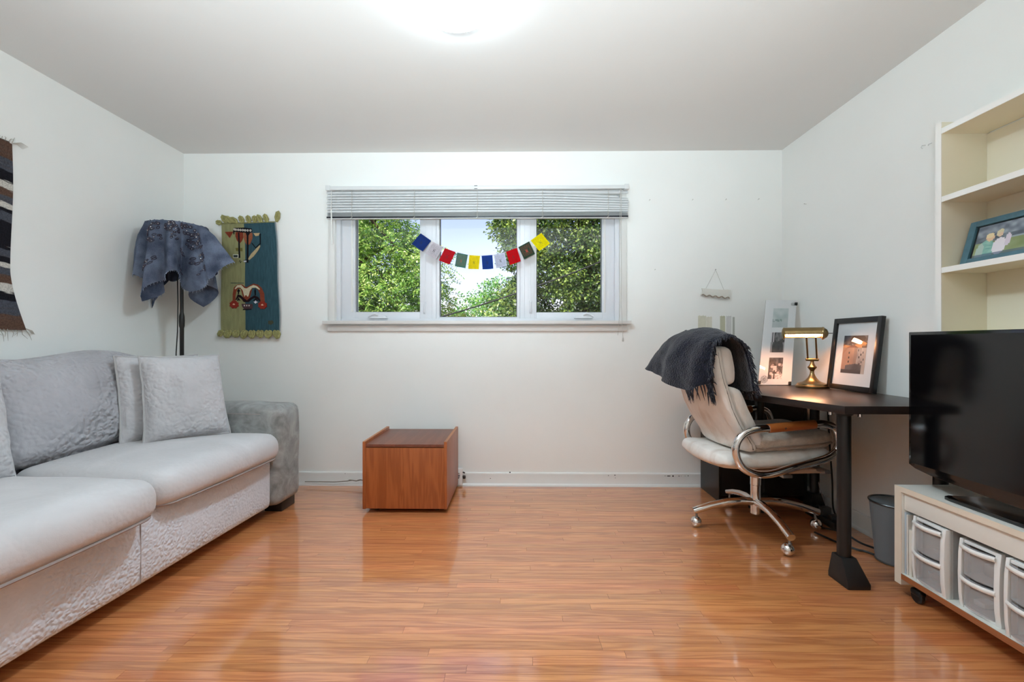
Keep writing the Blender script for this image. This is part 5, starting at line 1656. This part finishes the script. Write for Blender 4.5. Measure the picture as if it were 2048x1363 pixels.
pf = thing('photo_frame', (1.80, 1.64, 1.3465), 'teal blue picture frame with an outdoor family snapshot leaning in the bookcase', 'picture frame')
F0, F1 = Vector((1.788, 1.848, 1.347)), Vector((1.800, 1.40, 1.347))
FU = Vector((.048, 0, .172))
fa = F1 - F0
fn_v = fa.cross(FU).normalized()
if fn_v.x > 0: fn_v = -fn_v
def fp_(u, v, d=0.0): return F0 + fa * u + FU * v + fn_v * d
def fslab(mb, u0, u1, v0, v1, d0, d1):
    c = [fp_(u0, v0, d0), fp_(u1, v0, d0), fp_(u1, v1, d0), fp_(u0, v1, d0), fp_(u0, v0, d1), fp_(u1, v0, d1), fp_(u1, v1, d1), fp_(u0, v1, d1)]
    return mb.add([tuple(p) for p in c], [(3, 2, 1, 0), (4, 5, 6, 7), (0, 1, 5, 4), (1, 2, 6, 5), (2, 3, 7, 6), (3, 0, 4, 7)])
fm = MB()
fslab(fm, 0, .058, 0, 1, 0, .016); fslab(fm, .942, 1, 0, 1, 0, .016); fslab(fm, .058, .942, 0, .13, 0, .016); fslab(fm, .058, .942, .87, 1, 0, .016)
fm.build('frame', mat('teal_frame', (72, 108, 122), rough=.4, vary=.12, vscale=40), pf, bevel=.002)
fslab(MB(), .056, .944, .125, .875, .002, .006).build('inner_mount', mat('black_mount', (14, 14, 16), rough=.6), pf, smooth=False)
def snap(u, v):
    c = mixc((96, 104, 116), (150, 160, 170), .5 + nz2(u * 2.4, v, 7) * .9)
    if v < .62: c = mixc((78, 86, 96), (120, 130, 138), .5 + nz2(u * 2, v, 8, 2))
    if v < .46: c = mixc((120, 132, 84), (150, 160, 120), .5 + nz2(u * 2, v, 4, 3))
    if abs(v - .47) < .02 and u > .3: c = (150, 160, 164)
    a = u * 2.6
    def el(cx, cy, rx, ry): return math.hypot((a - cx) / rx, (v - cy) / ry) < 1
    if el(.30, .16, .22, .36): c = mixc((110, 160, 150), (150, 190, 176), .5 + nz2(u, v, 20))
    if el(.16, .12, .10, .32): c = (170, 188, 178)
    if el(.62, .26, .17, .26): c = (222, 214, 220)
    if el(.80, .42, .07, .2): c = (208, 196, 208)
    if el(.36, .58, .10, .12): c = (220, 184, 150)
    if el(.34, .65, .10, .08): c = (224, 204, 160)
    if el(.58, .68, .085, .12): c = (206, 196, 160)
    if el(.60, .62, .06, .07): c = (214, 186, 160)
    if v < .08: c = mixc(c, (70, 84, 110), .6)
    if seg_dist(a, v, (1.30, .05), (1.42, .42)) < .045: c = (216, 226, 226)
    if seg_dist(a, v, (1.42, .42), (1.36, .78)) < .05: c = (222, 226, 218)
    if seg_dist(a, v, (1.20, .78), (1.75, .80)) < .04: c = (216, 206, 186)
    if el(1.46, .88, .06, .09): c = (214, 190, 160)
    return c
picture('photograph', pf, tuple(fp_(.076, .150, .0075)), tuple(fa * .85), tuple(FU * .70), 84, 40, snap)
MB().add([tuple(fp_(.4, .1, -.002)), tuple(fp_(.6, .1, -.002)), tuple(fp_(.55, .8, -.002)), tuple(fp_(.45, .8, -.002)), tuple(fp_(.4, .0, -.03)), tuple(fp_(.6, .0, -.03))], [(0, 1, 2, 3), (0, 4, 5, 1), (3, 2, 5, 4)]).build('easel_back', plastic_m, pf, solid=.002)

# ------------------------------------------------------------------ small things on the walls
plq = thing('hanging_plaque', (1.427, 3.30, 1.345), 'small white wavy plaster plaque hanging from a nail on the window wall', 'plaque')
top = [(1.326, 1.438), (1.37, 1.434), (1.42, 1.430), (1.47, 1.427), (1.51, 1.428), (1.535, 1.424), (1.522, 1.400), (1.529, 1.358)]
botm = [(1.521 - i * .0105, 1.366 + i * .0012 + .006 * math.sin(i * 1.5)) for i in range(20)]
MB().prism(top + botm + [(1.318, 1.392), (1.330, 1.415)], 3.290, 3.302, 'y').build('plate', mat('plaster', (218, 216, 208), rough=.8, bump=.3, bscale=50), plq, bevel=.002)
lip = MB().tube([(1.521 - i * .0105, 3.288 - .004 * abs(math.sin(i * .75)), 1.366 + i * .0012 + .006 * math.sin(i * 1.5)) for i in range(20)], .0035, 6)
lip.build('wavy_lip', mat('plaster_brown', (150, 136, 120), rough=.8), plq)
MB().tube([(1.352, 3.294, 1.430), (1.395, 3.296, 1.51), (1.424, 3.298, 1.565), (1.427, 3.296, 1.568), (1.430, 3.298, 1.565), (1.455, 3.296, 1.50), (1.485, 3.294, 1.424)], .0012, 5).build('string', cord_m, plq)
def nail(x, y_, z, label, name='nail', wall='back', m=None):
    o = thing(name, (x, y_, z), label, 'nail' if name == 'nail' else 'hook')
    M_ = Matrix.Identity(4) if wall == 'back' else Matrix.Rotation(-PI / 2, 4, 'Z')
    mb = MB(); mb.M = M_
    mb.tube([(0, .006, 0), (0, -.012, .003)], .0014, 6)
    mb.build('shank', m or steel_m, o, local=True)
    mb2 = MB(); mb2.M = M_
    mb2.lathe([(.0035, -.0135), (.0035, -.012)], (0, 0, .003), 8, 'y')
    mb2.build('head', m or steel_m, o, local=True)
nail(1.427, 3.308, 1.571, 'nail holding the white plaque on the window wall')
nail(.990, 3.308, 1.572, 'lone nail between window and white plaque', m=mat('nail_white', (190, 188, 182), rough=.5))
pale_nail = mat('nail_white', (190, 188, 182), rough=.5)
for x, z, lab in ((.952, 2.078, 'pale nail high on the wall, nearest the window blind'), (1.262, 2.078, 'pale nail high on the wall, second right of the blind'), (1.503, 2.079, 'pale nail high on the wall, third right of the blind'), (1.737, 2.080, 'pale nail high on the window wall, nearest the right corner')):
    nail(x, 3.308, z, lab, m=pale_nail)
nail(1.908, 3.03, 1.962, 'pale nail high on the right wall near the corner', wall='right', m=pale_nail)
hk = thing('wall_hook', (1.905, 2.134, 1.962), 'small white hook on the right wall beside the bookcase', 'hook')
MB().tube([(1.908, 2.150, 1.968), (1.892, 2.150, 1.966), (1.888, 2.150, 1.958), (1.894, 2.150, 1.952)], .0022, 6).build('hook_wire', mat('hook_white', (206, 206, 204), rough=.4), hk)
MB().tube([(1.908, 2.118, 1.964), (1.894, 2.118, 1.958), (1.892, 2.118, 1.953)], .0022, 6).build('hook_wire', mat('hook_white', (206, 206, 204), rough=.4), hk)
for x0, x1, z1, c, lab in ((1.305, 1.362, 1.240, (206, 204, 186), 'wide yellowed tape strip on the wall, first left above the blanket'), (1.364, 1.405, 1.232, (212, 209, 194), 'yellowed tape strip on the wall, second from the left above the blanket'),
                          (1.464, 1.500, 1.238, (190, 190, 166), 'olive tape strip on the wall, third from the left above the blanket'), (1.508, 1.545, 1.238, (208, 208, 206), 'pale tape strip on the wall, second from the right above the blanket'), (1.554, 1.569, 1.230, (178, 180, 172), 'narrow grey tape strip on the wall, rightmost above the blanket')):
    n = 6
    pts = [(x0, 1.02), (x1, 1.02)] + [(x1 - (x1 - x0) * k / n, z1 + .003 * math.sin(k * 2.4 + x0 * 50)) for k in range(n + 1)]
    tag(MB().prism(pts, 3.3085, 3.3098, 'y').build('tape_strip', mat('tape_%d_%d_%d' % c, c, rough=.6, vary=.05, vscale=40)), lab, 'tape')

# ------------------------------------------------------------------ outdoors
ground_m = mat('lawn', (84, 112, 52), rough=.95, vary=.25, vscale=1.2)
gr = struct('ground', MB().box(-40, 40, YB + .6, 60, -3.0, -2.8), ground_m, 'lawn below the window')
bark_m = mat('bark', (70, 56, 46), rough=.95, vary=.3, vscale=8, stretch=(1, 1, .2))
def quads(name, P, m, parent):
    """P: n x 4 x 3 array of leaf corners"""
    n = len(P)
    me = bpy.data.meshes.new(name)
    me.vertices.add(n * 4); me.loops.add(n * 4); me.polygons.add(n)
    org = np.array(world_loc(parent))
    me.vertices.foreach_set('co', (P.reshape(-1, 3) - org).astype(np.float32).ravel())
    me.loops.foreach_set('vertex_index', np.arange(n * 4, dtype=np.int32))
    me.polygons.foreach_set('loop_start', np.arange(0, n * 4, 4, dtype=np.int32))
    me.polygons.foreach_set('loop_total', np.full(n, 4, dtype=np.int32))
    me.update(calc_edges=True)
    me.materials.append(m)
    o = bpy.data.objects.new(name, me); COL.objects.link(o); o.parent = parent
    o['kind'] = 'stuff'
    return o
def unit(v):
    return v / np.maximum(np.linalg.norm(v, axis=-1, keepdims=True), 1e-9)
def leaves(rng, C, A, L, W, droop=0.2):
    """leaf quads: base C, direction A, length L, width W"""
    n = len(C)
    up = unit(rng.normal(size=(n, 3)) + np.array([0, -.4, .8]))
    S = unit(np.cross(A, up)); 
    L = L[:, None]; W = W[:, None]
    mid = C + A * L * .5
    tip = C + A * L + np.array([0, 0, -1.0]) * L * droop
    return np.stack([C, mid + S * W, tip, mid - S * W], axis=1)
def clumps(rng, centres, radius, per, Lr, Wr, fn_dir=None, flat=.7):
    n = len(centres) * per
    D = unit(rng.normal(size=(n, 3))) * np.array([1, 1, flat])
    R = radius * rng.random(n) ** .45
    C = np.repeat(centres, per, axis=0) + D * R[:, None]
    A = unit(D + rng.normal(size=(n, 3)) * .6)
    return leaves(rng, C, A, rng.uniform(*Lr, n), rng.uniform(*Wr, n))
def fronds(rng, centres, n_f, n_l, Lf, Lr, Wr):
    """pinnate leaves: drooping ribs carrying pairs of leaflets"""
    out = []
    base = np.repeat(centres, n_f, axis=0) + rng.normal(size=(len(centres) * n_f, 3)) * .10
    A = unit(rng.normal(size=base.shape) * np.array([1, 1, .45]) + np.array([0, -.35, -.15]))
    F = rng.uniform(.7, 1.2, len(base))[:, None] * Lf
    up = unit(rng.normal(size=base.shape) * .5 + np.array([0, -.3, 1.0]))
    S = unit(np.cross(A, up))
    for k in range(n_l):
        t = (k + .5) / n_l
        pos = base + A * F * t + np.array([0, 0, -1]) * (F * .35 * t * t)
        for sgn in (-1, 1):
            d = unit(S * sgn + A * .55)
            out.append(leaves(rng, pos, d, rng.uniform(*Lr, len(base)), rng.uniform(*Wr, len(base)), .25))
    return np.concatenate(out)
def branchy(mb, rng, base, top, r, n, spread):
    b, t = np.array(base, float), np.array(top, float)
    mb.tube([tuple(b), tuple((b * 2 + t) / 3 + rng.normal(size=3) * .08), tuple((b + t * 2) / 3 + rng.normal(size=3) * .1), tuple(t)], [r, r * .8, r * .55, r * .25], 8)
    for k in range(n):
        f = .35 + .6 * k / max(1, n - 1)
        p = b + (t - b) * f
        e = p + np.array([rng.uniform(-1, 1) * spread, rng.uniform(-.8, .3) * spread, rng.uniform(.1, .6) * spread])
        m_ = (p + e) / 2 + np.array([0, 0, .08 * spread])
        mb.tube([tuple(p), tuple(m_), tuple(e)], [r * .35, r * .22, r * .07], 6)
def in_box(rng, n, x, y_, z):
    return np.stack([rng.uniform(*x, n), rng.uniform(*y_, n), rng.uniform(*z, n)], axis=1)
lo_m = leaf_mat('locust_leaves', (62, 116, 40), (138, 186, 74), (208, 228, 128), 1.6)
ce_m = leaf_mat('cedar_leaves', (26, 50, 22), (74, 112, 44), (166, 190, 86), 2.4)
mp_m = leaf_mat('maple_leaves', (50, 110, 44), (104, 170, 74), (172, 214, 116), .9)
ye_m = leaf_mat('yellow_leaves', (132, 168, 60), (204, 214, 96), (238, 236, 150), 1.5)

rng = np.random.default_rng(3)
# locust tree filling the left pane
t1 = thing('locust_tree', (-2.9, 8.2, -2.8), 'feathery light green tree filling the left window pane', 'tree')
mb = MB()
branchy(mb, rng, (-2.9, 8.4, -2.8), (-2.9, 8.3, 4.6), .16, 9, .8)
for p in (((-3.2, 7.9, 3.9), (-2.3, 7.7, 2.9), (-1.7, 7.5, 2.3)), ((-3.1, 7.9, 2.6), (-2.4, 7.7, 2.3), (-1.9, 7.5, 1.5)), ((-3.0, 8, 4.4), (-2.4, 7.7, 3.8), (-1.8, 7.6, 3.5))):
    mb.tube(p, [.035, .022, .008], 6)
mb.build('trunk', bark_m, t1)
cen = in_box(rng, 950, (-3.7, -1.25), (7.2, 9.2), (.6, 4.3))
keep = (cen[:, 0] + .35 * np.abs(cen[:, 2] - 2.2) * .6 < -1.28 + .1 * rng.normal(size=len(cen)))
hole = (np.abs(cen[:, 0] + 2.05) < .28) & (np.abs(cen[:, 2] - 4.05) < .3)
hole |= (cen[:, 0] > -2.0) & (cen[:, 2] > 3.0)
cen = cen[keep & ~hole]
quads('foliage', fronds(rng, cen, 9, 7, .26, (.040, .062), (.010, .015)), lo_m, t1)
# small yellow-green sprays low in the middle light
t2 = thing('golden_shrub', (-1.35, 8.6, -2.8), 'yellow green feathery shrub low in the left of the middle pane', 'shrub')
mb = MB(); branchy(mb, rng, (-1.4, 8.8, -2.8), (-1.3, 8.6, 1.2), .03, 5, .25); mb.build('stem', bark_m, t2)
cen = in_box(rng, 60, (-1.75, -.95), (8.2, 9.0), (.6, 1.85))
cen = cen[cen[:, 2] < 1.95 - .9 * np.abs(cen[:, 0] + 1.35)]
quads('foliage', fronds(rng, cen, 8, 6, .2, (.04, .06), (.010, .015)), ye_m, t2)
# dark leafy tree on the right
t3 = thing('dark_tree', (1.2, 7.6, -2.8), 'dense dark green tree filling the right window pane', 'tree')
mb = MB(); branchy(mb, rng, (1.3, 7.9, -2.8), (1.2, 7.8, 5.6), .2, 12, 1.0); mb.build('trunk', bark_m, t3)
cen = in_box(rng, 1500, (-.55, 2.0), (6.6, 8.6), (.5, 4.2))
edge = -.42 + .30 * np.abs(np.sin(cen[:, 2] * 2.1)) + .10 * rng.normal(size=len(cen)) + np.where(cen[:, 2] < 2.4, .0, 0)
cen = cen[cen[:, 0] > edge]
quads('foliage', clumps(rng, cen, .18, 70, (.038, .066), (.013, .021)), ce_m, t3)
# lighter trees farther away in the middle
t4 = thing('maple_tree', (-.9, 16.5, -2.8), 'bright green round tree farther away in the middle pane', 'tree')
mb = MB(); branchy(mb, rng, (-.9, 16.8, -2.8), (-.9, 16.5, 2.4), .12, 8, .8); mb.build('trunk', bark_m, t4)
cen = in_box(rng, 420, (-2.6, .8), (15.4, 17.6), (-.2, 3.6))
cen = cen[cen[:, 2] < 3.35 - .55 * np.abs(cen[:, 0] + .75) ** 1.6 + .18 * rng.normal(size=len(cen))]
quads('foliage', clumps(rng, cen, .36, 46, (.075, .12), (.024, .038)), mp_m, t4)
t5 = thing('pale_bush', (-.15, 11.5, -2.8), 'pale yellow green bush in front of the dark tree trunk', 'shrub')
mb = MB(); branchy(mb, rng, (-.2, 11.8, -2.8), (-.2, 11.6, 1.5), .05, 5, .35); mb.build('stem', bark_m, t5)
cen = in_box(rng, 110, (-.75, .35), (10.9, 12.1), (.2, 2.45))
cen = cen[cen[:, 2] < 2.35 - 1.1 * np.abs(cen[:, 0] + .2)]
quads('foliage', clumps(rng, cen, .24, 40, (.06, .09), (.016, .026)), leaf_mat('pale_leaves', (92, 130, 48), (158, 190, 84), (214, 224, 130), 1.6), t5)
t6 = thing('backdrop_hedge', (-6, 26, -2.8), 'far green row of trees low behind everything outside', 'hedge')
cen = in_box(rng, 420, (-14, 12), (24, 27), (-2.5, 2.6))
cen = cen[cen[:, 2] < 2.0 + .6 * np.sin(cen[:, 0] * .9)]
quads('foliage', clumps(rng, cen, .8, 30, (.2, .32), (.07, .11)), mp_m, t6)
# service wire crossing in front of the dark tree
def wpt(t):
    t = t * 5 - 2
    return (-.9 + 2.6 * t, 5.6, 1.38 + .75 * t + .20 * t * t)
wv = MB().tube([wpt(i / 60) for i in range(61)], .006, 6)
wv.tube([(x, y_ - .012, z + .008) for x, y_, z in (wpt(i / 60) for i in range(61))], .003, 5)
tag(wv.build('service_wire', mat('wire_black', (34, 34, 34), rough=.6)), 'black overhead wire sagging across the view outside', 'wire')
